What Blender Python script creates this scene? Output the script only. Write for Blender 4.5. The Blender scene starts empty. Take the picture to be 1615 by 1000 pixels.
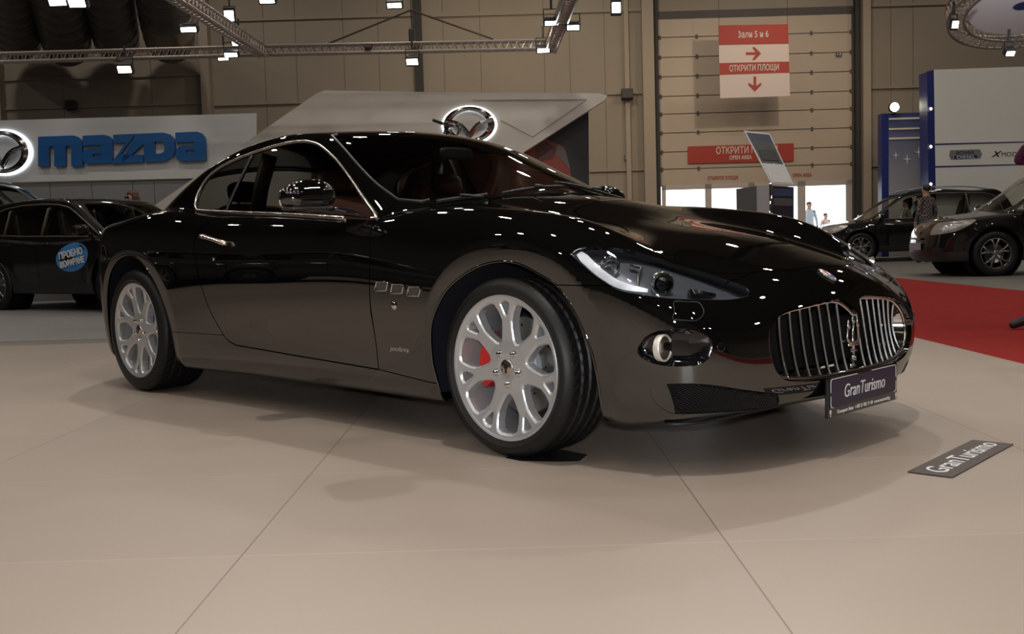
import bpy, bmesh, math, random
import numpy as np
from mathutils import Matrix, Vector
random.seed(7); np.random.seed(7)
SC = bpy.context.scene
COL = SC.collection
R_ = math.radians
# ---------------------------------------------------------------- camera
CAM = np.array([2.6944, -3.5129, 0.7940])
FPX = 1648.39
YAW, PITCH, ROLL = -0.79090, -0.07465, -0.02940
def cam_basis(yaw, pitch, roll):
    f = np.array([math.sin(yaw) * math.cos(pitch), math.cos(yaw) * math.cos(pitch), math.sin(pitch)])
    r = np.cross(f, [0, 0, 1]); r /= np.linalg.norm(r); u = np.cross(r, f)
    c, s = math.cos(roll), math.sin(roll)
    return np.array([c * r + s * u, -s * r + c * u, f])
CB = cam_basis(YAW, PITCH, ROLL)
cam_data = bpy.data.cameras.new('camera'); cam_obj = bpy.data.objects.new('camera', cam_data)
COL.objects.link(cam_obj)
cam_data.sensor_width = 36; cam_data.lens = 36 * FPX / 1615; cam_data.clip_end = 200
_m = np.eye(4); _m[:3, 0] = CB[0]; _m[:3, 1] = CB[1]; _m[:3, 2] = -CB[2]; _m[:3, 3] = CAM
cam_obj.matrix_world = Matrix(_m.tolist())
SC.camera = cam_obj
HF = np.array([math.sin(YAW), math.cos(YAW), 0.0])      # hall axis, away from the camera
HR = np.array([math.cos(YAW), -math.sin(YAW), 0.0])     # hall axis, to the right
def hall(d, r, z):
    return np.array([CAM[0], CAM[1], 0]) + HF * d + HR * r + np.array([0, 0, z])
def ray(u, v):
    return ((u - 807.5) / FPX) * CB[0] + ((500 - v) / FPX) * CB[1] + CB[2]
def rz(u, v, d):
    """(r, z) of a measured point of the photograph on the hall plane at distance d"""
    q = ray(u, v); t = d / q.dot(HF); q = q * t
    return q.dot(HR), CAM[2] + q[2]
def at(u, v, d):
    r, z = rz(u, v, d); return hall(d, r, z)
def on_floor(u, v, z=0.0):
    q = ray(u, v); t = (z - CAM[2]) / q[2]; return CAM + q * t
# ---------------------------------------------------------------- world (daylight outside the hall door), exposure
world = bpy.data.worlds.new('world'); SC.world = world; world.use_nodes = True
_bg = world.node_tree.nodes['Background']
_bg.inputs[0].default_value = (0.93, 0.97, 1.0, 1); _bg.inputs[1].default_value = 3.0
SC.view_settings.view_transform = 'Standard'; SC.view_settings.look = 'None'
SC.view_settings.exposure = 0.0; SC.view_settings.gamma = 1.0; SC.view_settings.use_curve_mapping = False
try:
    SC.cycles.use_denoising = True
    SC.cycles.max_bounces = 8; SC.cycles.sample_clamp_indirect = 4.0; SC.cycles.transparent_max_bounces = 24
except Exception: pass
def area_light(name, loc, target, sx, sy, watts, color=(1, .9, .78), spread=None):
    l = bpy.data.lights.new(name, 'AREA'); l.shape = 'RECTANGLE'; l.size = sx; l.size_y = sy; l.energy = watts; l.color = color
    if spread: l.spread = spread
    o = bpy.data.objects.new(name, l); COL.objects.link(o); o.location = Vector(loc)
    o.rotation_euler = (Vector(target) - Vector(loc)).to_track_quat('-Z', 'Y').to_euler()
    return o
def spot_light(name, loc, target, watts, angle, blend=.6, size=.12, color=(1, .93, .84)):
    l = bpy.data.lights.new(name, 'SPOT'); l.energy = watts; l.spot_size = R_(angle); l.spot_blend = blend
    l.shadow_soft_size = size; l.color = color
    o = bpy.data.objects.new(name, l); COL.objects.link(o); o.location = Vector(loc)
    o.rotation_euler = (Vector(target) - Vector(loc)).to_track_quat('-Z', 'Y').to_euler()
    return o
WARM = (1, .84, .66); NEUT = (1, .93, .84)
# the key lamp hangs almost straight above the stage, weaker truss spots behind the coupe, a small flash on the camera
spot_light('stage_spot', hall(2.1, .5, 7.2), hall(3.6, .0, .3), 720, 75, .8, .09, NEUT)
spot_light('truss_spot', hall(9.6, -2.6, 5.6), hall(3.9, -.6, .3), 330, 70, .8, .07, NEUT)
spot_light('truss_spot', hall(10.2, 2.6, 6.0), hall(3.8, .3, .3), 330, 70, .8, .07, NEUT)
spot_light('truss_spot', hall(17.4, 0.4, 5.2), hall(21.2, .0, 2.6), 130, 120, .8, .10, NEUT)
spot_light('wall_spot', hall(22.5, .8, 7.0), hall(29, .8, 4.4), 420, 95, .9, .12, (1, .80, .52))
spot_light('wall_spot', hall(22.5, 7.2, 6.6), hall(29, 7.0, 3.4), 380, 90, .9, .12, (1, .82, .60))
area_light('camera_flash', tuple(CAM + CB[1] * .10), tuple(CAM + CB[2] * 4), (.08), .05, 24, (1, 1, 1), R_(110))

# ---------------------------------------------------------------- materials
def mat(name, color, rough=.5, metal=0.0, coat=0.0, emit=None, strength=0, spec=.5, alpha=1, bump=None, noise=None, coat_rough=.03, ior=None):
    m = bpy.data.materials.new(name); m.use_nodes = True
    nt = m.node_tree; b = nt.nodes['Principled BSDF']; i = b.inputs
    i['Base Color'].default_value = (*color, 1); i['Roughness'].default_value = rough; i['Metallic'].default_value = metal
    i['Coat Weight'].default_value = coat; i['Coat Roughness'].default_value = coat_rough; i['Specular IOR Level'].default_value = spec
    if ior: i['IOR'].default_value = ior; 
    if emit: i['Emission Color'].default_value = (*emit, 1); i['Emission Strength'].default_value = strength
    if noise or bump:
        tc = nt.nodes.new('ShaderNodeTexCoord')
    if noise:      # (scale, amount): gentle tone variation of the surface itself
        n = nt.nodes.new('ShaderNodeTexNoise'); n.inputs['Scale'].default_value = noise[0]; n.inputs['Detail'].default_value = 4
        nt.links.new(tc.outputs['Object'], n.inputs['Vector'])
        x = nt.nodes.new('ShaderNodeMix'); x.data_type = 'RGBA'; x.blend_type = 'MULTIPLY'; x.inputs['Factor'].default_value = noise[1]
        x.inputs['A'].default_value = (*color, 1); nt.links.new(n.outputs['Color'], x.inputs['B'])
        h = nt.nodes.new('ShaderNodeHueSaturation'); h.inputs['Saturation'].default_value = 0; h.inputs['Value'].default_value = 1.7
        nt.links.new(n.outputs['Color'], h.inputs['Color']); nt.links.new(h.outputs['Color'], x.inputs['B'])
        nt.links.new(x.outputs['Result'], i['Base Color'])
    if bump:
        n = nt.nodes.new('ShaderNodeTexNoise'); n.inputs['Scale'].default_value = bump[0]; n.inputs['Detail'].default_value = 3
        nt.links.new(tc.outputs['Object'], n.inputs['Vector'])
        q = nt.nodes.new('ShaderNodeBump'); q.inputs['Strength'].default_value = bump[1]; q.inputs['Distance'].default_value = .002
        nt.links.new(n.outputs['Fac'], q.inputs['Height']); nt.links.new(q.outputs['Normal'], i['Normal'])
    return m
def glass_mat(name, tint, rough=.0, refl=1.0):
    """thin pane: tinted see-through plus a mirror coat that grows at grazing angles"""
    m = bpy.data.materials.new(name); m.use_nodes = True; nt = m.node_tree; nt.nodes.clear()
    o = nt.nodes.new('ShaderNodeOutputMaterial'); t = nt.nodes.new('ShaderNodeBsdfTransparent'); g = nt.nodes.new('ShaderNodeBsdfGlossy')
    f = nt.nodes.new('ShaderNodeFresnel'); x = nt.nodes.new('ShaderNodeMixShader')
    t.inputs[0].default_value = (*tint, 1); g.inputs['Color'].default_value = (refl, refl, refl, 1); g.inputs['Roughness'].default_value = rough
    f.inputs['IOR'].default_value = 1.5
    nt.links.new(f.outputs[0], x.inputs[0]); nt.links.new(t.outputs[0], x.inputs[1]); nt.links.new(g.outputs[0], x.inputs[2])
    nt.links.new(x.outputs[0], o.inputs[0]); return m
M = {}
M['paint'] = mat('black_paint', (.0028, .0027, .0027), .5, 0, 1.0, spec=0, coat_rough=.012)
M['paint'].node_tree.nodes['Principled BSDF'].inputs['Coat IOR'].default_value = 2.15
M['gloss_black'] = mat('gloss_black', (.004, .004, .005), .08, 0, .6)
M['black_plastic'] = mat('black_plastic', (.012, .012, .013), .45)
M['dark_cavity'] = mat('dark_liner', (.006, .006, .007), .85, spec=.2)
M['felt'] = mat('wheel_liner', (.006, .007, .012), .95, spec=.25, bump=(300, .5))
M['rubber'] = mat('rubber', (.0065, .0065, .0065), .5, spec=.35)
M['bar_chrome'] = mat('grille_chrome', (.55, .54, .53), .16, 1)
M['silver'] = mat('silver_wheel', (.60, .61, .63), .32, .65, .35)
M['chrome'] = mat('chrome', (.82, .80, .78), .06, 1)
M['satin_chrome'] = mat('satin_chrome', (.66, .60, .56), .22, 1)
M['steel'] = mat('disc_steel', (.32, .31, .30), .38, .9)
M['grey_metal'] = mat('grey_metal', (.30, .33, .36), .5, .3)
M['red_caliper'] = mat('red_caliper', (.55, .012, .012), .3, 0, .5)
M['glass'] = glass_mat('tinted_glass', (.88, .89, .82))
M['wglass'] = glass_mat('windscreen_glass', (.86, .87, .83))
M['lens'] = glass_mat('clear_lens', (.93, .95, .97))
M['lamp_grey'] = mat('lamp_housing_grey', (.125, .135, .16), .4, .2)
M['reflector'] = mat('fog_reflector', (.80, .78, .72), .42, .6)
M['crystal'] = mat('crystal_strip', (.95, .95, 1.0), .30, .5, bump=(260, 1.0))
M['mirror'] = mat('lamp_reflector', (.9, .9, .9), .08, 1)
M['red_lens'] = mat('red_lens', (.10, .006, .005), .08, 0, .5)
M['leather'] = mat('brown_leather', (.07, .022, .016), .5, bump=(120, .3))
M['leather_dark'] = mat('dark_leather', (.025, .018, .016), .5)
M['navy'] = mat('plate_navy', (.022, .024, .05), .35)
M['white_print'] = mat('white_print', (.75, .75, .78), .5)
M['white'] = mat('white_panel', (.66, .63, .58), .55, noise=(1.5, .06))
# ---------------------------------------------------------------- objects
def tag(o, label=None, cat=None, group=None, kind=None):
    if label: o['label'] = label
    if cat: o['category'] = cat
    if group: o['group'] = group
    if kind: o['kind'] = kind
    return o
def empty(name, loc=(0, 0, 0), rotz=0, label=None, cat=None, group=None):
    o = bpy.data.objects.new(name, None); COL.objects.link(o); o.location = Vector(loc); o.rotation_euler = (0, 0, rotz)
    o.empty_display_size = .1
    return tag(o, label, cat, group)
def mesh(name, V, F, m, parent=None, smooth=False, N=None):
    me = bpy.data.meshes.new(name)
    me.from_pydata([tuple(map(float, v)) for v in V], [], [tuple(map(int, f)) for f in F])
    if m is not None:
        for q in (m if isinstance(m, (list, tuple)) else [m]): me.materials.append(q)
    if smooth: me.polygons.foreach_set('use_smooth', [True] * len(me.polygons))
    if N is not None: me.normals_split_custom_set([tuple(n) for n in N])
    me.update()
    o = bpy.data.objects.new(name, me); COL.objects.link(o)
    if parent is not None: o.parent = parent
    return o
class MB:
    """collects shapes for ONE mesh"""
    def __init__(s): s.V = []; s.F = []
    def add(s, V, F):
        k = len(s.V); s.V += [np.array(v, float) for v in V]; s.F += [tuple(i + k for i in f) for f in F]; return s
    def box(s, c, size, rot=None, ch=0.0):
        x, y, z = [q / 2 for q in size]; c = np.array(c, float)
        if ch <= 0:
            V = [(-x, -y, -z), (x, -y, -z), (x, y, -z), (-x, y, -z), (-x, -y, z), (x, -y, z), (x, y, z), (-x, y, z)]
            F = [(0, 3, 2, 1), (4, 5, 6, 7), (0, 1, 5, 4), (1, 2, 6, 5), (2, 3, 7, 6), (3, 0, 4, 7)]
        else:
            bm = bmesh.new(); bmesh.ops.create_cube(bm, size=1)
            for v in bm.verts: v.co = Vector((v.co.x * 2 * x, v.co.y * 2 * y, v.co.z * 2 * z))
            bmesh.ops.bevel(bm, geom=bm.edges[:] + bm.verts[:], offset=min(ch, .49 * 2 * min(x, y, z)), segments=3, profile=.5, affect='EDGES')
            bm.verts.index_update(); V = [tuple(v.co) for v in bm.verts]; F = [tuple(q.index for q in f.verts) for f in bm.faces]; bm.free()
        V = np.array(V)
        if rot is not None: V = V @ np.array(rot).T
        return s.add(V + c, F)
    def tube(s, pts, r, n=8, closed=False, cap=True, flat=None):
        P = np.array(pts, float); k = len(P)
        rr = np.full(k, r) if np.isscalar(r) else np.array(r, float)
        T = np.gradient(P, axis=0) if not closed else (np.roll(P, -1, 0) - np.roll(P, 1, 0))
        T /= np.linalg.norm(T, axis=1)[:, None] + 1e-12
        up = np.array([0, 0, 1.0]) if abs(T[0][2]) < .9 else np.array([1.0, 0, 0])
        V = []; a = np.cross(T[0], up); a /= np.linalg.norm(a)
        for i in range(k):
            a = a - T[i] * a.dot(T[i]); a /= np.linalg.norm(a) + 1e-12; b = np.cross(T[i], a)
            for j in range(n):
                t = 2 * math.pi * j / n; V.append(P[i] + rr[i] * (math.cos(t) * a + math.sin(t) * b * (flat or 1)))
        F = []
        for i in range(k if closed else k - 1):
            for j in range(n):
                A = i * n + j; B = i * n + (j + 1) % n; Cc = ((i + 1) % k) * n
                F.append((A, B, Cc + (j + 1) % n, Cc + j))
        if cap and not closed: F += [tuple(range(n))[::-1], tuple((k - 1) * n + j for j in range(n))]
        return s.add(V, F)
    def cyl(s, a, b, r0, r1=None, n=16): return s.tube([a, b], [r0, r0 if r1 is None else r1], n)
    def lathe(s, prof, n=48, c=(0, 0, 0), axis=(0, -1, 0), e1=(1, 0, 0), closed=False):
        """prof: (radius, offset along axis)"""
        ax = np.array(axis, float); ax /= np.linalg.norm(ax); e1 = np.array(e1, float); e1 -= ax * e1.dot(ax); e1 /= np.linalg.norm(e1); e2 = np.cross(ax, e1)
        k = len(prof); V = []
        for (r, h) in prof:
            for j in range(n):
                t = 2 * math.pi * j / n; V.append(np.array(c) + ax * h + r * (math.cos(t) * e1 + math.sin(t) * e2))
        F = []
        for i in range(k if closed else k - 1):
            for j in range(n):
                q = ((i + 1) % k) * n
                F.append((i * n + j, i * n + (j + 1) % n, q + (j + 1) % n, q + j))
        return s.add(V, F)
    def prism(s, poly, o, ex, ey, ez, depth):
        """flat outline poly (2-D) in the plane (ex, ey) at o, pushed by depth along ez"""
        o, ex, ey, ez = [np.array(q, float) for q in (o, ex, ey, ez)]; n = len(poly)
        A = [o + ex * p[0] + ey * p[1] for p in poly]; B = [a + ez * depth for a in A]
        F = [tuple(range(n)), tuple(range(2 * n - 1, n - 1, -1))] + [(i, i + n, (i + 1) % n + n, (i + 1) % n) for i in range(n)]
        return s.add(A + B, F)
    def blob(s, c, size, e=(.6, .6), rot=None, n=(24, 14), warp=None):
        """superellipsoid"""
        def sp(w, m): return np.sign(w) * np.abs(w) ** m
        U = np.linspace(0, 2 * math.pi, n[0], endpoint=False); W = np.linspace(-math.pi / 2, math.pi / 2, n[1])
        V = []
        for w in W:
            for u in U:
                V.append((size[0] / 2 * sp(math.cos(w), e[1]) * sp(math.cos(u), e[0]), size[1] / 2 * sp(math.cos(w), e[1]) * sp(math.sin(u), e[0]), size[2] / 2 * sp(math.sin(w), e[1])))
        V = np.array(V)
        if warp: V = np.array([warp(*v) for v in V])
        if rot is not None: V = V @ np.array(rot).T
        k = n[0]; F = [(i * k + j, i * k + (j + 1) % k, (i + 1) * k + (j + 1) % k, (i + 1) * k + j) for i in range(n[1] - 1) for j in range(k)]
        return s.add(V + np.array(c), F)
    def build(s, name, m, parent=None, smooth=False):
        o = mesh(name, s.V, s.F, m, parent, smooth)
        if smooth == 'auto':
            me = o.data; me.polygons.foreach_set('use_smooth', [True] * len(me.polygons))
            try: me.set_sharp_from_angle(angle=R_(38))
            except Exception: pass
        return o
def rotm(rx=0, ry=0, rz=0):
    return np.array(Matrix.Rotation(rz, 3, 'Z') @ Matrix.Rotation(ry, 3, 'Y') @ Matrix.Rotation(rx, 3, 'X'))
FONT = None
def text(name, body, size, o, ex, ey, m, parent=None, depth=.002, align='CENTER', sx=1.0, shear=0, bold=0, spacing=1):
    ex = np.array(ex, float); ey = np.array(ey, float); ez = np.cross(ex, ey)
    c = bpy.data.curves.new(name, 'FONT'); c.body = body; c.size = size; c.extrude = depth / 2; c.align_x = align; c.align_y = 'CENTER'
    c.shear = shear; c.offset = bold; c.space_character = spacing
    t = bpy.data.objects.new('tmp', c); COL.objects.link(t)
    dg = bpy.context.evaluated_depsgraph_get(); me = bpy.data.meshes.new_from_object(t.evaluated_get(dg)); 
    bpy.data.objects.remove(t); bpy.data.curves.remove(c)
    me.name = name; me.materials.clear(); me.materials.append(m)
    mt = Matrix(((ex[0] * sx, ey[0], ez[0], o[0]), (ex[1] * sx, ey[1], ez[1], o[1]), (ex[2] * sx, ey[2], ez[2], o[2]), (0, 0, 0, 1)))
    me.transform(mt)
    ob = bpy.data.objects.new(name, me); COL.objects.link(ob)
    if parent is not None: ob.parent = parent; 
    return ob
def children(o): return [c for c in bpy.data.objects if c.parent == o]
def copy_tree(o, parent=None):
    c = o.copy(); COL.objects.link(c)
    if parent is not None: c.parent = parent
    for k in children(o): copy_tree(k, c)
    return c
def catmull(P, n=8, closed=True):
    P = np.array(P, float); k = len(P); out = []
    for i in range(k if closed else k - 1):
        g = lambda j: P[(i + j) % k] if closed else P[min(max(i + j, 0), k - 1)]
        a, b, c, d = g(-1), g(0), g(1), g(2)
        for t in np.linspace(0, 1, n, endpoint=False):
            out.append(.5 * (2 * b + (c - a) * t + (2 * a - 5 * b + 4 * c - d) * t * t + (3 * b - a - 3 * c + d) * t ** 3))
    if not closed: out.append(P[-1])
    return np.array(out)
def sdpoly(x, y, poly):
    """signed distance to a closed polygon, negative inside"""
    P = np.array(poly, float); Q = np.roll(P, -1, 0); d = np.full(len(x), 1e9); s = np.zeros(len(x), bool)
    for (ax, ay), (bx, by) in zip(P, Q):
        ex, ey = bx - ax, by - ay; wx, wy = x - ax, y - ay
        t = np.clip((wx * ex + wy * ey) / (ex * ex + ey * ey + 1e-15), 0, 1)
        d = np.minimum(d, (wx - ex * t) ** 2 + (wy - ey * t) ** 2)
        c = ((ay > y) != (by > y))
        with np.errstate(divide='ignore', invalid='ignore'):
            s ^= c & (x < (bx - ax) * (y - ay) / (by - ay + (1e-15 if by == ay else 0)) + ax)
    d = np.sqrt(d); return np.where(s, -d, d)
# ---------------------------------------------------------------- triangle soups that can be cut along any curve
def compact(V, T):
    u, inv = np.unique(T.ravel(), return_inverse=True); return V[u], inv.reshape(-1, 3)
def clip(V, T, g):
    """keep the part where g < 0"""
    ins = g[T] < 0; n = ins.sum(1); keep = [T[n == 3]]
    def roll(t, k): return np.stack([t[np.arange(len(t)), (k + j) % 3] for j in range(3)], 1)
    t1 = T[n == 1]; t1 = roll(t1, ins[n == 1].argmax(1)) if len(t1) else t1
    t2 = T[n == 2]; t2 = roll(t2, (~ins[n == 2]).argmax(1)) if len(t2) else t2
    E = []
    if len(t1): E += [t1[:, [0, 1]], t1[:, [0, 2]]]
    if len(t2): E += [t2[:, [1, 0]], t2[:, [2, 0]]]
    if E:
        E = np.concatenate(E); key = np.sort(E, 1); uk, inv = np.unique(key, axis=0, return_inverse=True); inv = inv.ravel()
        ga, gb = g[uk[:, 0]], g[uk[:, 1]]; t = (ga / (ga - gb))[:, None]
        NV = V[uk[:, 0]] * (1 - t) + V[uk[:, 1]] * t; base = len(V); idx = base + inv; V = np.concatenate([V, NV]); a = 0
        if len(t1):
            e1 = idx[a:a + len(t1)]; a += len(t1); e2 = idx[a:a + len(t1)]; a += len(t1); keep.append(np.stack([t1[:, 0], e1, e2], 1))
        if len(t2):
            e1 = idx[a:a + len(t2)]; a += len(t2); e2 = idx[a:a + len(t2)]
            keep += [np.stack([e1, t2[:, 1], t2[:, 2]], 1), np.stack([e1, t2[:, 2], e2], 1)]
    T = np.concatenate(keep)
    if len(T) == 0: return V[:0], T
    return compact(V, T)
def carve(S, fn, gap=0.0):
    V, T = S
    if len(V) == 0: return S, S
    g = fn(V); a = clip(V, T, g + gap / 2); b = clip(V, T, -g + gap / 2); return a, b
def join(*S):
    V = []; T = []; k = 0
    for v, t in S:
        if len(v): V.append(v); T.append(t + k); k += len(v)
    return np.concatenate(V), np.concatenate(T)
def boundary(T):
    E = np.concatenate([T[:, [0, 1]], T[:, [1, 2]], T[:, [2, 0]]]); big = int(T.max()) + 1
    k = E[:, 0].astype(np.int64) * big + E[:, 1]; r = E[:, 1].astype(np.int64) * big + E[:, 0]
    return E[~np.isin(k, r)]
def rim_faces(V, T, D, skip=None):
    """walls along the open border, pushed by vectors D; returns extra verts and quads"""
    B = boundary(T)
    if skip is not None: B = B[~skip(V[B[:, 0]], V[B[:, 1]])]
    u, inv = np.unique(B.ravel(), return_inverse=True); inv = inv.reshape(-1, 2) + len(V)
    return V[u] + D[u], np.stack([B[:, 1], B[:, 0], inv[:, 0], inv[:, 1]], 1)
def panel(name, S, gradf, m, parent, depth=.012, mode='right', back=None):
    """a body panel with an inward return edge. mode: right / left (mirrored) / both (welded across the centre line)"""
    V, T = S; N = gradf(V)
    X, Q = rim_faces(V, T, -N * depth, (lambda a, b: (np.abs(a[:, 1]) < 1e-4) & (np.abs(b[:, 1]) < 1e-4)) if mode == 'both' else None)
    AV = np.concatenate([V, X]); fl = []; FN = []
    T2 = [tuple(t) for t in T]; Q2 = [tuple(q) for q in Q]
    ln = np.concatenate([N[T.ravel()]])
    def fnorm(A, q): 
        n = np.cross(A[q[2]] - A[q[0]], A[q[3]] - A[q[1]]); l = np.linalg.norm(n); return n / l if l > 1e-12 else np.array([0, 0, 1.0])
    qn = np.array([fnorm(AV, q) for q in Q2]) if len(Q2) else np.zeros((0, 3))
    flip = np.array([1, -1, 1])
    if mode == 'right': return mesh(name, AV, T2 + Q2, m, parent, True, np.concatenate([ln, np.repeat(qn, 4, 0)]))
    mv = AV * flip
    if mode == 'left':
        F = [t[::-1] for t in T2 + Q2]; n2 = np.concatenate([N[T[:, ::-1].ravel()], np.repeat(qn, 4, 0)]) * flip
        return mesh(name, mv, F, m, parent, True, n2)
    k = len(AV); idx = np.arange(k) + k; idx = np.where(np.abs(AV[:, 1]) < 1e-4, np.arange(k), idx)
    F = T2 + Q2 + [tuple(idx[list(t[::-1])]) for t in T2 + Q2]
    n2 = np.concatenate([ln, np.repeat(qn, 4, 0), N[T[:, ::-1].ravel()] * flip, np.repeat(qn, 4, 0) * flip])
    allv = np.concatenate([AV, mv])
    used = np.unique(np.concatenate([np.array(f) for f in F])); re = np.zeros(2 * k, int); re[used] = np.arange(len(used))
    return mesh(name, allv[used], [tuple(re[list(f)]) for f in F], m, parent, True, n2)
def flipy(o, name=None):
    """mirror copy of a mesh object across the car's centre line"""
    me = o.data.copy(); me.transform(Matrix.Scale(-1, 4, (0, 1, 0))); me.flip_normals()
    c = bpy.data.objects.new(name or o.name.split('.')[0], me); COL.objects.link(c); return c
# ================================================================ the black coupe: one smooth body surface, cut into panels
def nspline(xk,yk,x):
    """natural cubic spline, yk may be (n,m)"""
    xk=np.asarray(xk,float); yk=np.asarray(yk,float)
    n=len(xk); h=np.diff(xk); A=np.zeros((n,n)); A[0,0]=A[-1,-1]=1
    rhs=np.zeros_like(yk); 
    d=(np.diff(yk,axis=0).T/h).T
    for i in range(1,n-1):
        A[i,i-1]=h[i-1]; A[i,i]=2*(h[i-1]+h[i]); A[i,i+1]=h[i]; rhs[i]=6*(d[i]-d[i-1])
    M=np.linalg.solve(A,rhs)
    x=np.clip(x,xk[0],xk[-1]); i=np.clip(np.searchsorted(xk,x)-1,0,n-2)
    sh=(slice(None),)+(None,)*(yk.ndim-1)
    t=(x-xk[i])[sh]; u=(xk[i+1]-x)[sh]; hh=h[i][sh]
    return (M[i]*u**3+M[i+1]*t**3)/(6*hh)+(yk[i]/hh-M[i]*hh/6)*u+(yk[i+1]/hh-M[i+1]*hh/6)*t
class Tab:
    """smooth 2-D table evaluated with a cubic B-spline"""
    def __init__(s,xk,zk,v,dx=.02,dz=.02):
        s.x0,s.z0,s.dx,s.dz=xk[0]-.2,zk[0]-.2,dx,dz
        gx=np.arange(s.x0,xk[-1]+.2,dx); gz=np.arange(s.z0,zk[-1]+.2,dz)
        a=nspline(xk,v,gx); s.t=nspline(zk,a.T,gz).T.copy()
    def __call__(s,x,z):
        out=0
        fx=(x-s.x0)/s.dx; fz=(z-s.z0)/s.dz
        fx=np.clip(fx,1.001,s.t.shape[0]-3.001); fz=np.clip(fz,1.001,s.t.shape[1]-3.001)
        ix=fx.astype(int); iz=fz.astype(int); fx=fx-ix; fz=fz-iz
        def w(t): return ((1-t)**3/6,(3*t**3-6*t*t+4)/6,(-3*t**3+3*t*t+3*t+1)/6,t**3/6)
        wx=w(fx); wz=w(fz)
        for a in range(4):
            r=0
            for b in range(4): r=r+wz[b]*s.t[ix+a-1,iz+b-1]
            out=out+wx[a]*r
        return out
class Cur:
    def __init__(s,xk,v): s.t=Tab(list(xk),[0,1],np.c_[v,v],dx=.01,dz=.1)
    def __call__(s,x): return s.t(x,np.full_like(x,.5))
def smax(a,b,k): h=np.clip(k-np.abs(a-b),0,None)/k; return np.maximum(a,b)+h**3*k/6
def smin(a,b,k): return -smax(-a,-b,k)
def sstep(a,b,x): t=np.clip((x-a)/(b-a),0,1); return t*t*(3-2*t)
XS=[-4.05,-3.6,-3.3,-2.94,-2.5,-2.0,-1.5,-1.0,-.6,-.3,0,.3,.5,.7,.95]
WM=[.70,.842,.918,.938,.922,.89,.885,.887,.895,.906,.914,.908,.882,.84,.77]
ZS=[.08,.15,.22,.30,.38,.50,.62,.72,.82,.92,1.02,1.15]
DM=np.array([.16,.07,.035,.03,.026,.010,0,0.0,.011,.047,.13,.3])   # doors
DF=np.array([.14,.07,.045,.03,.02,.006,0,.008,.035,.10,.22,.4])  # front wing
DR=np.array([.13,.06,.032,.022,.014,.005,0,.0,.008,.035,.10,.25])  # rear wing
def mixD(x):
    wr=float(np.clip((-1.9-x)/.7,0,1)); wf=float(np.clip((x+.9)/.6,0,1))
    return DR*wr+DF*wf+DM*(1-wr-wf)
Wt=Tab(XS,ZS,np.array([w-mixD(x) for x,w in zip(XS,WM)]))
HX=[-4.05,-3.7,-3.41,-3.2,-2.9,-2.4,-2.0,-1.5,-.9,-.6,-.3,0,.16,.34,.5,.65,.8,.95]
HC=[.955,.972,.98,.995,1.02,.985,.955,.95,.97,.995,.95,.86,.825,.785,.735,.685,.635,.56]   # centre
HCR=[.915,.942,.968,.985,1.012,.99,.958,.938,.912,.93,.925,.893,.868,.81,.722,.638,.555,.46]   # crest of the wing (y .68)
YS=[0,.2,.4,.55,.68,.78,.88,1.0]
def hrow(x,c,f):
    hood=float(np.clip((x+.75)/.25,0,1))*float(np.clip((.95-x)/.25,0,1))
    a=np.array([c,c-.004,c*.92+f*.08-.014,c*.45+f*.55-.014,f,f-.012,f-.055,f-.13])
    b=np.array([c,c*.9+f*.1,c*.65+f*.35,c*.4+f*.6,f,f-.012,f-.04,f-.09])
    return a*hood+b*(1-hood)
Ht=Tab(HX,YS,np.array([hrow(*r) for r in zip(HX,HC,HCR)]))
Nz=Cur([.05,.13,.19,.25,.32,.4,.48,.56,.62,.68,.8],[.76,.83,.895,.925,.94,.945,.935,.912,.885,.85,.75])
Tz=Cur([.05,.2,.35,.5,.65,.8,.92,1.0],[-3.78,-3.89,-3.93,-3.94,-3.935,-3.92,-3.93,-3.925])
GX=[-3.75,-3.4,-3.0,-2.5,-2.0,-1.5,-1.0,-.6,-.3]
GB=[.46,.58,.69,.762,.79,.797,.797,.79,.77]      # half width at the belt
GT=[.36,.44,.515,.59,.62,.615,.60,.58,.56]       # half width at z=1.3
GZ=[.85,.92,1.05,1.18,1.3,1.42]
def grow(b,t): 
    f=(np.array(GZ)-.92)/.38
    return b+(t-b)*(f*.82+f*f*.18)
Gt=Tab(GX,GZ,np.array([grow(b,t) for b,t in zip(GB,GT)]))
RX=[-3.9,-3.6,-3.4,-3.15,-2.85,-2.5,-2.15,-1.85,-1.6,-1.4,-1.2,-.95,-.7,-.45,-.2,0]
RZ=[.83,.93,1.00,1.098,1.205,1.30,1.355,1.372,1.366,1.343,1.295,1.195,1.085,.965,.83,.70]
Rc=Cur(RX,RZ)
AF=(0.01,.335); AR=(-2.93,.345)
def flare(x,z,c,r0,r1,d):
    r=np.hypot(x-c[0],(z-c[1])); r=np.where(z<c[1],np.maximum(np.abs(x-c[0]),r*.0+np.abs(x-c[0])),r)
    t=np.clip((r1-r)/(r1-r0),0,1)
    return d*(np.sqrt(t*t+.014)-.1183)
def Wside(x,z):
    w=Wt(x,z)
    w=w-flare(x,z,AF,.34,.480,.042)-flare(x,z,AR,.34,.475,.026)
    return w
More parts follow.
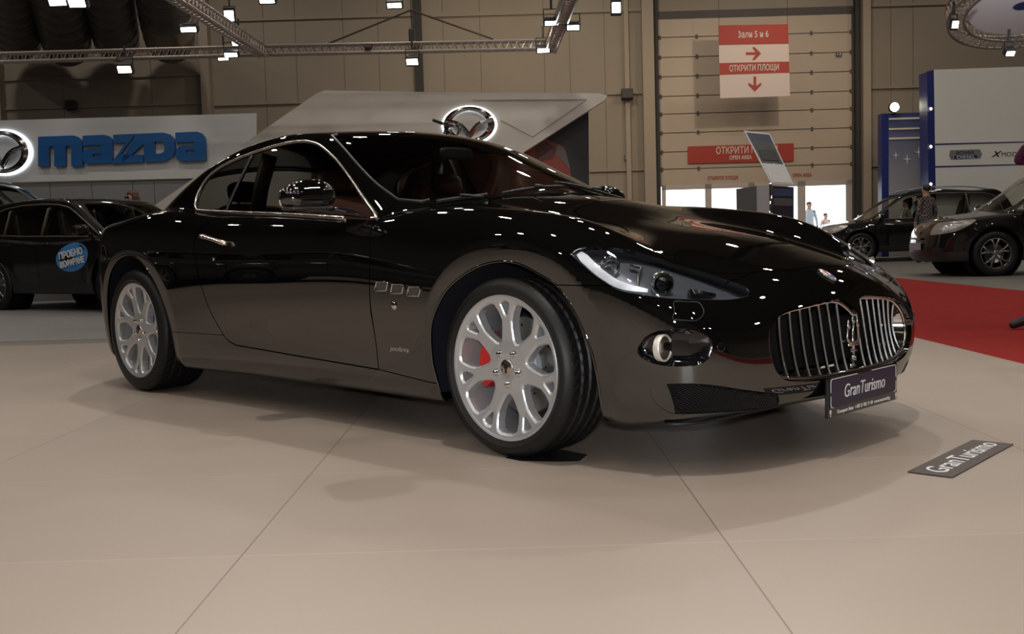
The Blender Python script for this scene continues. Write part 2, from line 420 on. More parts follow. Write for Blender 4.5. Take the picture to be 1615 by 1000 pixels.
def F(p):
    x,y,z=p[:,0],np.abs(p[:,1]),p[:,2]
    a=y-Wside(x,z)
    h=z-Ht(x,y)
    n=(x-(Nz(z)-.27*y*y))*.95
    t=((Tz(z)+.44*y*y)-x)*.95
    f=smax(a,h,.07)
    f=smax(f,n,.25); f=smax(f,t,.30)
    f=smax(f,.155+.048*sstep(.45,.88,x)+.03*sstep(-3.2,-3.9,x)-z,.04)
    xe=x+.50*y*y
    xe=np.where(x>-1.8,xe, x+.50*y*y*sstep(-2.4,-1.5,x)-.25*y*y*sstep(-2.2,-3.2,x))
    g=smax(y-Gt(x,z),(z-(Rc(xe)-.07*y*y))*.85,.10)
    g=np.maximum(g,np.maximum(.84-z,np.maximum(x,-3.85-x)))
    return smin(f,g,.04)
def grad(p,e=2e-4):
    g=np.stack([(F(p+e*np.eye(3)[i])-F(p-e*np.eye(3)[i])) for i in range(3)],1)
    return g/np.linalg.norm(g,axis=1)[:,None]
X0,X1,Z0=-3.45,.30,.52
def cast(o,d,tmax=1.6,n=48):
    ts=np.linspace(0.02,tmax,n); lo=np.zeros(len(o)); hi=np.full(len(o),tmax); found=np.zeros(len(o),bool)
    prev=np.full(len(o),-1.)
    for i,t in enumerate(ts[1:]):    # last exit along the ray is what counts: march inwards from far
        pass
    hi[:]=tmax; cur=np.full(len(o),tmax); 
    fl=F(o+d*tmax)
    done=np.zeros(len(o),bool)
    for t in ts[::-1][1:]:
        f=F(o[~done]+d[~done]*t); idx=np.where(~done)[0]
        ins=f<0
        lo[idx[ins]]=t; hi[idx[~ins]]=t; done[idx[ins]]=True
        if done.all(): break
    for _ in range(20):
        m=(lo+hi)/2; f=F(o+d*m[:,None]); lo=np.where(f<0,m,lo); hi=np.where(f<0,hi,m)
    return o+d*((lo+hi)/2)[:,None]
def grid(nx=380,ncap=60,nv=230):
    xs=np.linspace(X0,X1,nx); a=np.linspace(0,np.pi/2,ncap+1)[1:]
    cols=[(X0,-t) for t in a[::-1]]+[(x,0) for x in xs]+[(X1,t) for t in a]
    # denser above the belt
    v=np.linspace(-np.pi/2,np.pi/2,nv)
    O=np.array([[c[0],0,Z0] for c in cols]); A=np.array([c[1] for c in cols])
    D=np.stack([np.outer(np.sin(A),np.cos(v)),-np.outer(np.cos(A),np.cos(v)),np.outer(np.ones_like(A),np.sin(v))],2)
    Og=np.repeat(O[:,None,:],nv,1)
    P=cast(Og.reshape(-1,3),D.reshape(-1,3))
    return P.reshape(len(cols),nv,3)

PX_ = np.array([1e-3, 0, 0])
def surf_x(y, z, x0=0.3, x1=1.2):
    """x of the nose at (y, z)"""
    y = np.atleast_1d(np.asarray(y, float)); z = np.atleast_1d(np.asarray(z, float)); lo = np.full(y.shape, x0); hi = np.full(y.shape, x1)
    for _ in range(26):
        m = (lo + hi) / 2; f = F(np.stack([m, y, z], 1)); lo = np.where(f < 0, m, lo); hi = np.where(f < 0, hi, m)
    return (lo + hi) / 2
def surf_y(x, z):
    """y (negative: right flank) of the side at (x, z)"""
    x = np.atleast_1d(np.asarray(x, float)); z = np.atleast_1d(np.asarray(z, float)); lo = np.full(x.shape, .2); hi = np.full(x.shape, 1.3)
    for _ in range(26):
        m = (lo + hi) / 2; f = F(np.stack([x, -m, z], 1)); lo = np.where(f < 0, m, lo); hi = np.where(f < 0, hi, m)
    return -(lo + hi) / 2
def surf_z(x, y):
    x = np.atleast_1d(np.asarray(x, float)); y = np.atleast_1d(np.asarray(y, float)); lo = np.full(x.shape, .4); hi = np.full(x.shape, 1.7)
    for _ in range(26):
        m = (lo + hi) / 2; f = F(np.stack([x, y, m], 1)); lo = np.where(f < 0, m, lo); hi = np.where(f < 0, hi, m)
    return (lo + hi) / 2
_P = grid(); _nx, _nv, _ = _P.shape
_i = np.arange(_nx * _nv).reshape(_nx, _nv)
_q = np.stack([_i[:-1, :-1], _i[1:, :-1], _i[1:, 1:], _i[:-1, 1:]], 2).reshape(-1, 4)
BV = _P.reshape(-1, 3).copy(); BV[np.abs(BV[:, 1]) < 1e-5, 1] = 0
BT = np.concatenate([_q[:, [0, 1, 2]], _q[:, [0, 2, 3]]])
_ar = np.linalg.norm(np.cross(BV[BT[:, 1]] - BV[BT[:, 0]], BV[BT[:, 2]] - BV[BT[:, 0]]), axis=1); BT = BT[_ar > 1e-9]
S = compact(BV, BT)
# outlines measured on the right side (x, z) / (y, z) / (x, |y|)
DLO = catmull([(-2.545, 1.03), (-2.50, 1.003), (-2.42, .988), (-2.137, .971), (-1.845, .954), (-1.556, .937), (-1.061, .903), (-.86, .8905), (-.822, .892), (-.85, .912), (-.968, .984), (-1.121, 1.079), (-1.278, 1.169), (-1.431, 1.24), (-1.531, 1.274), (-1.643, 1.293), (-1.754, 1.297), (-1.913, 1.287), (-2.091, 1.269), (-2.291, 1.240), (-2.46, 1.198), (-2.535, 1.150), (-2.56, 1.09)], 6)
ARCH_F = np.concatenate([catmull([(-.42, .20), (-.436, .34), (-.412, .47), (-.334, .581), (-.246, .647), (-.128, .697), (-.015, .713), (.085, .702), (.185, .665), (.265, .627), (.33, .545), (.375, .44), (.398, .32), (.398, .2)], 6, False), [(.398, -.5), (-.42, -.5)]])
ARCH_R = np.concatenate([catmull([(-3.36, .2), (-3.352, .36), (-3.30, .53), (-3.205, .66), (-3.08, .74), (-2.95, .768), (-2.83, .748), (-2.72, .675), (-2.62, .555), (-2.555, .40), (-2.525, .25), (-2.52, .18)], 6, False), [(-2.52, -.5), (-3.36, -.5)]])
WSC = np.concatenate([catmull([(-.488, 0), (-.502, .26), (-.57, .42), (-.655, .53), (-.72, .655)], 6, False), catmull([(-.80, .716), (-.95, .704), (-1.10, .672), (-1.25, .632), (-1.394, .588), (-1.50, .545)], 5, False), [(-1.505, .51), (-1.47, .40), (-1.44, .2), (-1.43, 0), (-1.43, -.3), (-.488, -.3)]])
RSC = np.concatenate([catmull([(-2.70, 0), (-2.715, .25), (-2.76, .45)], 5, False), catmull([(-2.83, .535), (-3.0, .52), (-3.2, .475), (-3.38, .40)], 5, False), [(-3.455, .2), (-3.46, 0), (-3.46, -.3), (-2.70, -.3)]])
HEAD = catmull([(.322, .735), (.334, .752), (.375, .759), (.431, .752), (.468, .739), (.529, .702), (.586, .673), (.665, .640), (.723, .617), (.757, .597), (.770, .583), (.754, .573), (.70, .580), (.64, .592), (.596, .602), (.528, .616), (.466, .649), (.389, .696)], 5)
FOG = catmull([(-.851, .425), (-.848, .458), (-.84, .479), (-.822, .490), (-.79, .492), (-.76, .482), (-.735, .465), (-.723, .443), (-.728, .409), (-.739, .389), (-.757, .375), (-.78, .371), (-.815, .371), (-.835, .382), (-.847, .402)], 4)
INT = catmull([(-.825, .297), (-.820, .309), (-.80, .3135), (-.76, .3135), (-.70, .303), (-.62, .284), (-.50, .260), (-.472, .250), (-.452, .215), (-.458, .206), (-.53, .208), (-.63, .211), (-.72, .211), (-.775, .211), (-.792, .218), (-.81, .242), (-.822, .272)], 4)
GR = [(0, .487), (.014, .489), (.032, .510), (.060, .530), (.10, .538), (.18, .535), (.28, .528), (.37, .519), (.44, .503), (.49, .472), (.512, .43), (.512, .385), (.494, .345), (.46, .315), (.41, .300), (.30, .291), (.15, .289), (0, .289)]
GRH = catmull(GR, 4, False)
GRP = np.concatenate([GRH, GRH[::-1][1:-1] * [-1, 1]])
HOOD = np.concatenate([[(-.45, -.2)], catmull([(-.45, 0), (-.465, .25), (-.53, .42), (-.61, .53), (-.665, .64)], 5, False), catmull([(-.62, .735), (-.45, .755), (-.2, .752), (.05, .735), (.28, .705), (.42, .655), (.54, .575), (.64, .48)], 5, False), catmull([(.685, .40), (.715, .25), (.725, .1), (.727, 0)], 5, False), [(.727, -.2)]])
DOOR = np.concatenate([catmull([(-2.10, .968), (-2.172, .928), (-2.235, .85), (-2.24, .78), (-2.20, .647), (-2.131, .476), (-2.055, .368), (-2.0, .325), (-1.925, .307)], 5, False), [(-1.504, .290), (-1.1, .276), (-.791, .265), (-.799, .514), (-.780, .727), (-.800, .86), (-.83, .90), (-1.2, .93)]])
ax_ = lambda V: np.abs(V[:, 1])
f_archF = lambda V: np.maximum(sdpoly(V[:, 0], V[:, 2], ARCH_F), .60 - ax_(V))
f_archR = lambda V: np.maximum(sdpoly(V[:, 0], V[:, 2], ARCH_R), .58 - ax_(V))
f_dlo = lambda V: np.maximum(sdpoly(V[:, 0], V[:, 2], DLO), .45 - ax_(V))
f_wsc = lambda V: np.maximum(sdpoly(V[:, 0], ax_(V), WSC), .85 - V[:, 2])
f_rsc = lambda V: np.maximum(sdpoly(V[:, 0], ax_(V), RSC), .95 - V[:, 2])
HLOW = np.concatenate([catmull([(.318, .742), (.334, .733), (.389, .696), (.466, .649), (.528, .616), (.596, .602), (.64, .593), (.70, .581), (.745, .573), (.768, .578), (.772, .592)], 5, False), [(.772, .95), (.318, .95)]])
HTOP = np.concatenate([catmull([(.326, .893), (.343, .869), (.375, .836), (.431, .769), (.468, .714), (.529, .614), (.586, .548), (.665, .503), (.723, .475), (.755, .468), (.775, .49)], 5, False), [(.80, .6), (.80, 1.1), (.30, 1.1), (.30, .92)]])
f_head = lambda V: np.maximum(np.maximum(sdpoly(V[:, 0], V[:, 2], HLOW), sdpoly(V[:, 0], ax_(V), HTOP)), .55 - V[:, 2])
f_fog = lambda V: np.maximum(sdpoly(-ax_(V), V[:, 2], FOG), .3 - V[:, 0])
f_int = lambda V: np.maximum(sdpoly(-ax_(V), V[:, 2], INT), .3 - V[:, 0])
f_gr = lambda V: np.maximum(sdpoly(-ax_(V), V[:, 2], GRP) - .010, .5 - V[:, 0])
f_hood = lambda V: np.maximum(sdpoly(V[:, 0], ax_(V), HOOD), .55 - V[:, 2])
f_door = lambda V: np.maximum(sdpoly(V[:, 0], V[:, 2], DOOR), .45 - ax_(V))
f_bump = lambda V: np.maximum(.15 - V[:, 0], np.minimum(V[:, 2] - .632, .70 - V[:, 0]))
f_fend = lambda V: np.maximum(np.maximum(-.795 - V[:, 0], .265 - (V[:, 0] + .79) * .085 - V[:, 2]), V[:, 2] - 1.2)
f_sill = lambda V: np.maximum(np.maximum(V[:, 2] - np.interp(V[:, 0], [-2.6, -2.05, -1.92, -1.5, -.79, -.4], [.354, .354, .307, .290, .265, .231]), -2.75 - V[:, 0]), V[:, 0] + .25)
f_tail = lambda V: np.maximum(sdpoly(V[:, 0], V[:, 2], catmull([(-3.45, .83), (-3.47, .875), (-3.53, .88), (-3.9, .88), (-3.9, .70), (-3.53, .68), (-3.48, .68), (-3.455, .75)], 4)), .38 - ax_(V))
_, S = carve(S, f_archF); _, S = carve(S, f_archR)
P_dlo, S = carve(S, f_dlo); P_wsc, S = carve(S, f_wsc); P_rsc, S = carve(S, f_rsc)
P_head, S = carve(S, f_head, .002); P_fog, S = carve(S, f_fog); P_int, S = carve(S, f_int); P_gr, S = carve(S, f_gr); P_tail, S = carve(S, f_tail, .002)
P_hood, S = carve(S, f_hood, .005); P_bump, S = carve(S, f_bump, .004); P_door, S = carve(S, f_door, .006)
P_sill, S = carve(S, f_sill, .003); P_fend, P_shell = carve(S, f_fend, .005)

CAR = empty('sports_coupe', (0, 0, 0), 0, 'glossy black two-door coupe with silver seven-spoke wheels in the foreground', 'car')
bk = M['paint']
panel('body_shell', P_shell, grad, bk, CAR, .015, 'both')
panel('bonnet', P_hood, grad, bk, CAR, .015, 'both')
BUMP = panel('front_bumper', P_bump, grad, bk, CAR, .015, 'both')
doors = {}
for md in ('right', 'left'):
    panel('front_wing', P_fend, grad, bk, CAR, .015, md); panel('side_skirt', P_sill, grad, bk, CAR, .012, md)
    doors[md] = panel('door', P_door, grad, bk, CAR, .02, md)
    panel('tail_light', P_tail, grad, M['red_lens'], CAR, .02, md)
panel('windscreen', P_wsc, grad, M['wglass'], CAR, .004, 'both')
panel('rear_window', P_rsc, grad, M['wglass'], CAR, .004, 'both')
G_front, G_rear = carve(P_dlo, lambda V: -2.145 + .25 * (V[:, 2] - .97) - V[:, 0], .016)
for md in ('right', 'left'):
    panel('door_window', G_front, grad, M['glass'], CAR, .004, md); panel('quarter_window', G_rear, grad, M['glass'], CAR, .004, md)
# --- chrome frame round the side windows, lying on the surface
def on_side(P2, lift=0.0):
    x = P2[:, 0]; z = P2[:, 1]; y = surf_y(x, z); P = np.stack([x, y, z], 1); return P + grad(P) * lift
def both(builder, name, m, parent=None, smooth=True):
    a = builder().build(name, m, parent or CAR, smooth); b = flipy(a); b.parent = parent or CAR; return a
def trim():
    b = MB(); k = len(DLO)
    i0 = int(np.argmin(np.hypot(DLO[:, 0] + 1.05, DLO[:, 1] - .903))); i1 = int(np.argmin(np.hypot(DLO[:, 0] + .822, DLO[:, 1] - .892)))
    seq = [j % k for j in range(i1, i0 + k + 1)]; P = DLO[seq]
    rr = np.where(P[:, 1] < .99 + (P[:, 0] < -2.4) * .0, .0105, .0075); rr = np.convolve(np.pad(rr, 4, 'edge'), np.ones(9) / 9, 'valid')
    return b.tube(on_side(P, .002), rr, 8)
both(trim, 'window_trim', M['satin_chrome'])
def pillar_seal():
    P = np.array([(-2.145 + .25 * (z - .97), z) for z in np.linspace(.972, 1.262, 12)]); return MB().tube(on_side(P, -.004), .011, 6)
both(pillar_seal, 'window_seal', M['black_plastic'])
# windscreen surround and cowl
def wtrim():
    P = WSC[(WSC[:, 1] > .02) & (WSC[:, 0] < -.70) & (WSC[:, 0] > -1.52)][:-2]; y = -P[:, 1]; return MB().tube(np.stack([P[:, 0], y, surf_z(P[:, 0], y) + .001], 1), .006, 6)
both(wtrim, 'windscreen_seal', M['black_plastic'])
def wiper(x0, y0, x1, y1):
    b = MB(); n = 14; t = np.linspace(0, 1, n); x = x0 + (x1 - x0) * t; y = y0 + (y1 - y0) * t; z = surf_z(x, y)
    P = np.stack([x, y, z + .012], 1); b.tube(P, .006, 6); b.tube(P + [0, 0, -.006], .004, 4)
    q = P[n // 2]; b.tube([q + [0, 0, .01], q + [.09, -.05 if y1 > y0 else .05, .0]], .007, 6); return b.build('wiper', M['black_plastic'], CAR, True)
wiper(-.56, -.42, -.66, -.62); wiper(-.60, .05, -.56, .50); wiper(-.53, -.36, -.55, .05)
# --- wheel wells
def well(A, y0, y1):
    b = MB(); P = A[:-2]; c = P.mean(0); Q = c + (P - c) * 1.015; k = len(Q)
    Y = np.abs(surf_y(P[:, 0], np.maximum(P[:, 1], .18))) - .012
    V = [(x, -y, z) for (x, z), y in zip(Q, Y)] + [(x, -y1, z) for x, z in Q] ; F_ = [(i, i + k, i + k + 1, i + 1) for i in range(k - 1)]
    V += [(x, -y1 , z) for x, z in Q]; F_.append(tuple(range(2 * k, 3 * k))[::-1])
    return b.add(V, F_)
both(lambda: well(ARCH_F, .80, .50), 'wheel_liner', M['felt'], smooth='auto'); both(lambda: well(ARCH_R, .85, .50), 'wheel_liner', M['felt'], smooth='auto')
def lip(A, dy):
    P = A[:-2]; P = P[P[:, 1] > .19]; Q = on_side(P, -.003); return MB().tube(Q, .006, 6)
both(lambda: lip(ARCH_F, 0), 'arch_lip', bk); both(lambda: lip(ARCH_R, 0), 'arch_lip', bk)
# --- headlamps
def inset(S_, depth, dirv):
    V, T = S_; return V + np.array(dirv) * (depth if np.isscalar(depth) else np.asarray(depth)[:, None]), T
HDIR = np.array([-.55, .72, -.25]); HDIR /= np.linalg.norm(HDIR)
def head_pt(x, z, d): 
    p = np.array([x, surf_y(x, z)[0], z]); return p + HDIR * d
def head_bowl():
    V, T = P_head; d = .060 * sstep(.0, .014, -f_head(V)) + .006; W = V + HDIR * d[:, None]; return MB().add(W, T)
for md in ('right', 'left'):
    hl = panel('headlight', P_head, grad, M['lens'], CAR, .004, md); hl['label'] = 'clear lens over a grey lamp housing'
    def put(b, nm, m, sm=True):
        o = b.build(nm, m, None, sm)
        if md == 'left': q = flipy(o); bpy.data.objects.remove(o); o = q
        o.parent = hl; return o
    put(head_bowl(), 'lamp_housing', M['lamp_grey'])
    # crystal daytime strip along the rear lower edge
    sp = catmull([(.352, .743), (.400, .708), (.460, .668), (.525, .634), (.605, .616)], 8, False)
    L = np.array([head_pt(x, z, .016) for x, z in sp]); wid = np.interp(np.linspace(0, 1, len(L)), [0, .15, .8, 1], [.012, .020, .015, .007])
    tn = np.gradient(L, axis=0); tn /= np.linalg.norm(tn, axis=1)[:, None]; nn = np.cross(tn, -HDIR); nn /= np.linalg.norm(nn, axis=1)[:, None]
    b = MB(); k = len(L); up = np.where((nn[:, 2] > 0)[:, None], nn, -nn)
    b.add(list(L - up * wid[:, None] * .6) + list(L + up * wid[:, None]) + list(L + HDIR * .01 + up * wid[:, None]), [(i, i + 1, i + 1 + k, i + k) for i in range(k - 1)] + [(i + k, i + 1 + k, i + 1 + 2 * k, i + 2 * k) for i in range(k - 1)])
    put(b, 'crystal_strip', M['crystal'], False)
    # lamps
    fw = np.array([.86, -.50, -.03]); fw /= np.linalg.norm(fw)
    def lamp(x, z, d, r, nm, lensr):
        c = head_pt(x, z, d); b = MB().lathe([(r, .012), (r * 1.08, .008), (r * 1.02, -.002), (r * .8, -.02), (r * .3, -.034), (0.0005, -.036)], 28, c, fw, (0, 0, 1)); put(b, nm, M['mirror'])
        b = MB().lathe([(lensr, .002), (lensr * .85, .012), (lensr * .5, .019), (.0005, .022)], 24, c, fw, (0, 0, 1)); put(b, 'lamp_bulb_lens', M['gloss_black'] if lensr > .02 else M['lens'])
    lamp(.462, .702, .035, .034, 'lamp_reflector', .014); lamp(.612, .640, .030, .038, 'projector_lamp', .027)
    b = MB(); L = np.array([head_pt(x, z, .04) for x, z in [(.500, .706), (.530, .694), (.552, .665), (.575, .630)]]); b.tube(L, .009, 6, flat=.5); put(b, 'lamp_trim', M['steel'])
    b = MB().tube([head_pt(.685, .598, .025), head_pt(.715, .592, .025)], [.022, .008], 10); put(b, 'side_lamp', M['gloss_black'])
# --- fog lamp pockets
def fog_floor():
    V, T = P_fog; t = np.clip((-.715 - V[:, 1]) / .13, 0, 1); d = (.004 + .075 * t ** 1.2) * sstep(0, .02, -f_fog(V)) + .002
    return MB().add(V + np.array([-1.0, .25, 0]) * d[:, None], T)
both(fog_floor, 'fog_pocket', M['gloss_black'])
def fogc(): return np.array([surf_x(-.818, .430)[0] - .014, -.820, .430])
both(lambda: MB().lathe([(.043, -.012), (.045, .008), (.042, .012), (.038, .008), (.033, -.012), (.018, -.028), (.0005, -.03)], 32, fogc(), (1, .12, 0), (0, 0, 1)), 'fog_lamp', M['reflector'])
both(lambda: MB().lathe([(.040, .006), (.027, .012), (.0005, .014)], 28, fogc(), (1, .12, 0), (0, 0, 1)), 'fog_lens', M['lens'])
both(lambda: MB().lathe([(.012, -.002), (.0145, .0015), (.011, .002), (.0005, .001)], 20, (surf_x(-.701, .428)[0], -.701, .428), grad(np.array([[surf_x(-.701, .428)[0], -.701, .428]]))[0], (0, 0, 1)), 'tow_cap', M['gloss_black'])
def washer():
    q = catmull([(-.785, .577), (-.74, .574), (-.703, .570), (-.712, .54), (-.752, .517), (-.785, .519), (-.808, .524), (-.798, .55)], 3); y = q[:, 0]; z = q[:, 1]
    return MB().tube(np.stack([surf_x(y, z, .2), y, z], 1), .0016, 5, True)
both(washer, 'washer_cap', M['black_plastic'])
# --- lower intake: cavity, mesh, body-coloured blade
def cavity(S_, d, k=.7):
    V, T = S_; W = V + np.array([-1, .0, 0]) * d; W[:, 1] *= k * .1 + .9; B = boundary(T); n = len(V)
    return MB().add(list(V) + list(W), [tuple(t + n) for t in T] + [(b, a, a + n, b + n) for a, b in B])
both(lambda: cavity(P_int, .10), 'intake_cavity', M['dark_cavity'], smooth=False)
def lattice(px, pz, r, fn, lo, hi, zl, zh, dx, clipx=None):
    b = MB()
    for s in (1, -1):
        for c0 in np.arange(-3, 3, px):
            z = np.linspace(zl, zh, 40); y = c0 + s * (z - zl) * px / pz * 1.0
            ok = (y > lo) & (y < hi)
            if ok.sum() < 2: continue
            y, z = y[ok], z[ok]; x = surf_x(y, z) - dx; g = fn(np.stack([x + dx, y, z], 1)) < -.001
            if clipx is not None: g &= y > clipx
            i = 0
            while i < len(g):
                if g[i]:
                    j = i
                    while j + 1 < len(g) and g[j + 1]: j += 1
                    if j > i: b.tube(np.stack([x[i:j + 1:max(1, (j - i) // 4)], y[i:j + 1:max(1, (j - i) // 4)], z[i:j + 1:max(1, (j - i) // 4)]], 1), r, 4, cap=False)
                    i = j + 1
                else: i += 1
    return b
both(lambda: lattice(.0105, .0085, .0011, f_int, -.9, -.4, .20, .32, .006, -.79), 'intake_mesh', M['black_plastic'], smooth=False)
def blade():
    V, T = clip(P_int[0], P_int[1], P_int[0][:, 1] + .792 - (P_int[0][:, 2] - .26) * -.30); return MB().add(V + np.array([-.004, 0, 0]), T)
both(blade, 'intake_blade', bk)
def splitter():
    y = np.linspace(-.78, .78, 60); z = np.full(60, .185) - .012 * (np.abs(y) / .78) ** 2; x = surf_x(y, z + .012); return MB().tube(np.stack([x - .01, y, z], 1), .012, 6, flat=.6)
splitter().build('front_splitter', M['black_plastic'], CAR, True)
# --- grille
GX0 = .02
def gtop(y): return np.interp(abs(y), GRH[:int(np.argmax(GRH[:, 0]))][:, 0], GRH[:int(np.argmax(GRH[:, 0]))][:, 1])
_k = int(np.argmax(GRH[:, 0]))
def gbot(y): return np.interp(abs(y), GRH[_k:][::-1][:, 0], GRH[_k:][::-1][:, 1])
GRL = empty('grille', (0, 0, 0)); GRL.parent = CAR
MB().tube(np.stack([surf_x(GRP[:, 0], GRP[:, 1]) - .026, GRP[:, 0], GRP[:, 1]], 1), .006, 8, True).build('grille_frame', M['chrome'], GRL, True)
def gr_wall():
    k = len(GRP); x = surf_x(GRP[:, 0], GRP[:, 1]) - .028; b = MB(); c = GRP.mean(0); I = c + (GRP - c) * .93
    V = list(np.stack([x, GRP[:, 0], GRP[:, 1]], 1)) + list(np.stack([x - .075, I[:, 0], I[:, 1]], 1))
    return b.add(V, [(i, (i + 1) % k, (i + 1) % k + k, i + k) for i in range(k)])
def gr_lip():
    k = len(GRP); o_ = catmull(GRP, 1); c = np.array([0, .41]); d = GRP - c; d /= np.linalg.norm(d, axis=1)[:, None]; O = GRP + d * .0105
    V = list(np.stack([surf_x(O[:, 0], O[:, 1]) - .002, O[:, 0], O[:, 1]], 1)) + list(np.stack([surf_x(GRP[:, 0], GRP[:, 1]) - .034, GRP[:, 0], GRP[:, 1]], 1))
    return MB().add(V, [(i, (i + 1) % k, (i + 1) % k + k, i + k) for i in range(k)])
gr_lip().build('grille_surround', bk, GRL, True)
gr_wall().build('grille_duct', M['chrome'], GRL, True)
def gr_back():
    I = GRP * [.96, 1]; return MB().add(list(np.stack([np.full(len(I), .72) + 0 * I[:, 0], I[:, 0], I[:, 1] * 1.0], 1)), [tuple(range(len(I)))])
gr_back().build('radiator_panel', M['dark_cavity'], GRL)
for yy in [s * (.068 + .0555 * i) for s in (-1, 1) for i in range(8)]:
    zt, zb = gtop(yy) - .002, gbot(yy) + .002; t = np.linspace(0, 1, 22); z = zb + (zt - zb) * t
    x = surf_x(np.full(22, yy), z) - .026 - .034 * np.sin(math.pi * t) ** .8; th = .0031; b = MB()
    sec = [(0, -.0012), (.0, .0012), (-.005, th), (-.015, th * .5), (-.015, -th * .5), (-.005, -th)]
    V = [(x[i] + q[0], yy + q[1], z[i]) for i in range(22) for q in sec]
    b.add(V, [(i * 6 + j, i * 6 + (j + 1) % 6, (i + 1) * 6 + (j + 1) % 6, (i + 1) * 6 + j) for i in range(21) for j in range(6)] + [(0, 1, 2, 3, 4, 5)[::-1], tuple(126 + j for j in range(6))])
    b.build('grille_bar', M['bar_chrome'], GRL)
def trident(c, h, ex, ez, n):
    c, ex, ez, n = [np.array(q, float) for q in (c, ex, ez, n)]; b = MB(); g = lambda u, w: c + ex * u * h + ez * w * h
    b.tube([g(0, -.5), g(0, .48)], [.045 * h, .03 * h], 10); b.tube([g(0, .36), g(0, .44), g(0, .60)], [.035 * h, .06 * h, .003 * h], 8)
    for s in (-1, 1):
        b.tube(catmull([g(s * .02, -.02), g(s * .14, -.01), g(s * .23, .06), g(s * .22, .2), g(s * .19, .32)], 5, False), .032 * h, 8)
        b.tube([g(s * .19, .26), g(s * .19, .34), g(s * .18, .48)], [.03 * h, .055 * h, .003 * h], 8)
    b.tube([g(-.2, -.06), g(.2, -.06)], .035 * h, 8); b.tube([g(-.1, -.18), g(.1, -.18)], .04 * h, 8); b.tube([g(-.12, -.5), g(.12, -.5)], .04 * h, 8); b.tube([g(0, -.40), g(0, -.30)], .075 * h, 10)
    return b
trident((.888, 0, .388), .175, (0, 1, 0), (0, 0, 1), (1, 0, 0)).build('grille_emblem', M['bar_chrome'], GRL, True)
MB().tube([(.868, -.062, .392), (.874, .062, .392)], .004, 6).build('emblem_bar', M['chrome'], GRL, True)
# --- nose badge
bx = surf_x(0, .625)[0]; bn = grad(np.array([[bx, 0, .625]]))[0]; bu = np.cross(bn, [0, 1, 0]); bu = bu if bu[2] > 0 else -bu
bc = np.array([bx, 0, .625]) + bn * .003
bd = mesh('nose_badge', [bc + np.array([0, 1, 0]) * .021 * math.cos(a) + bu * .036 * math.sin(a) + bn * .004 for a in np.linspace(0, 2 * math.pi, 32, endpoint=False)], [tuple(range(32))], mat('badge_white', (.7, .7, .72), .3), CAR)
MB().tube([bc + np.array([0, 1, 0]) * .022 * math.cos(a) + bu * .037 * math.sin(a) for a in np.linspace(0, 2 * math.pi, 36, endpoint=False)], .0035, 6, True).build('badge_rim', M['chrome'], bd, True)
mesh('badge_field', [bc + np.array([0, 1, 0]) * .0185 * math.cos(a) + bu * (-.004 - .027 * abs(math.sin(a))) + bn * .0046 for a in np.linspace(0, math.pi, 16)] , [tuple(range(16))], mat('badge_blue', (.02, .05, .25), .3), bd)
trident(bc + bn * .006 + bu * .012, .026, (0, 1, 0), bu, bn).build('badge_emblem', mat('badge_red', (.4, .03, .03), .3), bd, True)
# --- number plate
PL = mesh('number_plate', *(lambda b: (b.V, b.F))(MB().box((.925, 0, .217), (.012, .527, .140), ch=.004)), M['gloss_black'], CAR)
mesh('plate_panel', *(lambda b: (b.V, b.F))(MB().box((.9325, 0, .230), (.002, .505, .098), ch=.0)), M['navy'], PL)
text('plate_word', 'GranTurismo', .066, (.9340, 0.0, .228), (0, 1, 0), (0, 0, 1), M['white_print'], PL, .001, shear=.22, sx=.86)
text('plate_footer', 'Gransport Auto  +389 2/ 402 11 00  www.maserati.bg', .0185, (.9322, 0, .163), (0, 1, 0), (0, 0, 1), M['white_print'], PL, .001, sx=.98)
for s in (-1, 1): trident((.933, s * .248, .164), .022, (0, 1, 0), (0, 0, 1), (1, 0, 0)).build('plate_emblem', M['white_print'], PL, True)
for s in (-1, 1):
    MB().tube([(.9337, s * .055, .281), (.9337, s * .238, .281), (.9337, s * .2445, .277), (.9337, s * .2462, .268), (.9337, s * .2462, .236)], .0011, 4).build('plate_border', M['white_print'], PL)
    MB().tube([(.9337, s * .2462, .222), (.9337, s * .2462, .192), (.9337, s * .243, .183), (.9337, s * .228, .182)], .0011, 4).build('plate_border', M['white_print'], PL)
MB().box((.90, 0, .225), (.05, .34, .06)).build('plate_bracket', M['black_plastic'], CAR)
# --- flank details
def side_frame(x, z):
    p = np.array([x, surf_y(x, z)[0], z]); n = grad(p[None])[0]; ex = np.array([1, 0, 0]) - n * n[0]; ex /= np.linalg.norm(ex); ez = np.cross(n, ex); ez = ez if ez[2] > 0 else -ez
    return p, n, ex, ez
def vent(x, z):
    p, n, ex, ez = side_frame(x, z); q = np.array([(-.044, -.017), (-.030, .018), (.040, .018), (.044, .010), (.032, -.018), (-.038, -.020)]); q = catmull(q, 1)
    fr = MB().tube([p + n * .003 + ex * a + ez * c for a, c in q], .0035, 6, True).build('wing_vent', M['chrome'], CAR, True)
    mesh('vent_mesh', [p + n * .0015 + ex * a * .95 + ez * c * .95 for a, c in q], [tuple(range(len(q)))], M['black_plastic'], fr)
    b = MB()
    for a in np.arange(-.034, .04, .0075): b.box(p + n * .002 + ex * a, (.0014, .0014, .031), np.stack([ex, n, ez], 1))
    for c in np.arange(-.014, .016, .007): b.box(p + n * .002 + ez * c, (.072, .0014, .0012), np.stack([ex, n, ez], 1))
    b.build('vent_grid', M['steel'], fr); return fr
for q in ((-.705, .618), (-.599, .609), (-.490, .601)):
    v = vent(*q); 
    w = flipy(v); w.parent = CAR
    for c in children(v): e = flipy(c); e.parent = w
p, n, ex, ez = side_frame(-.631, .539)
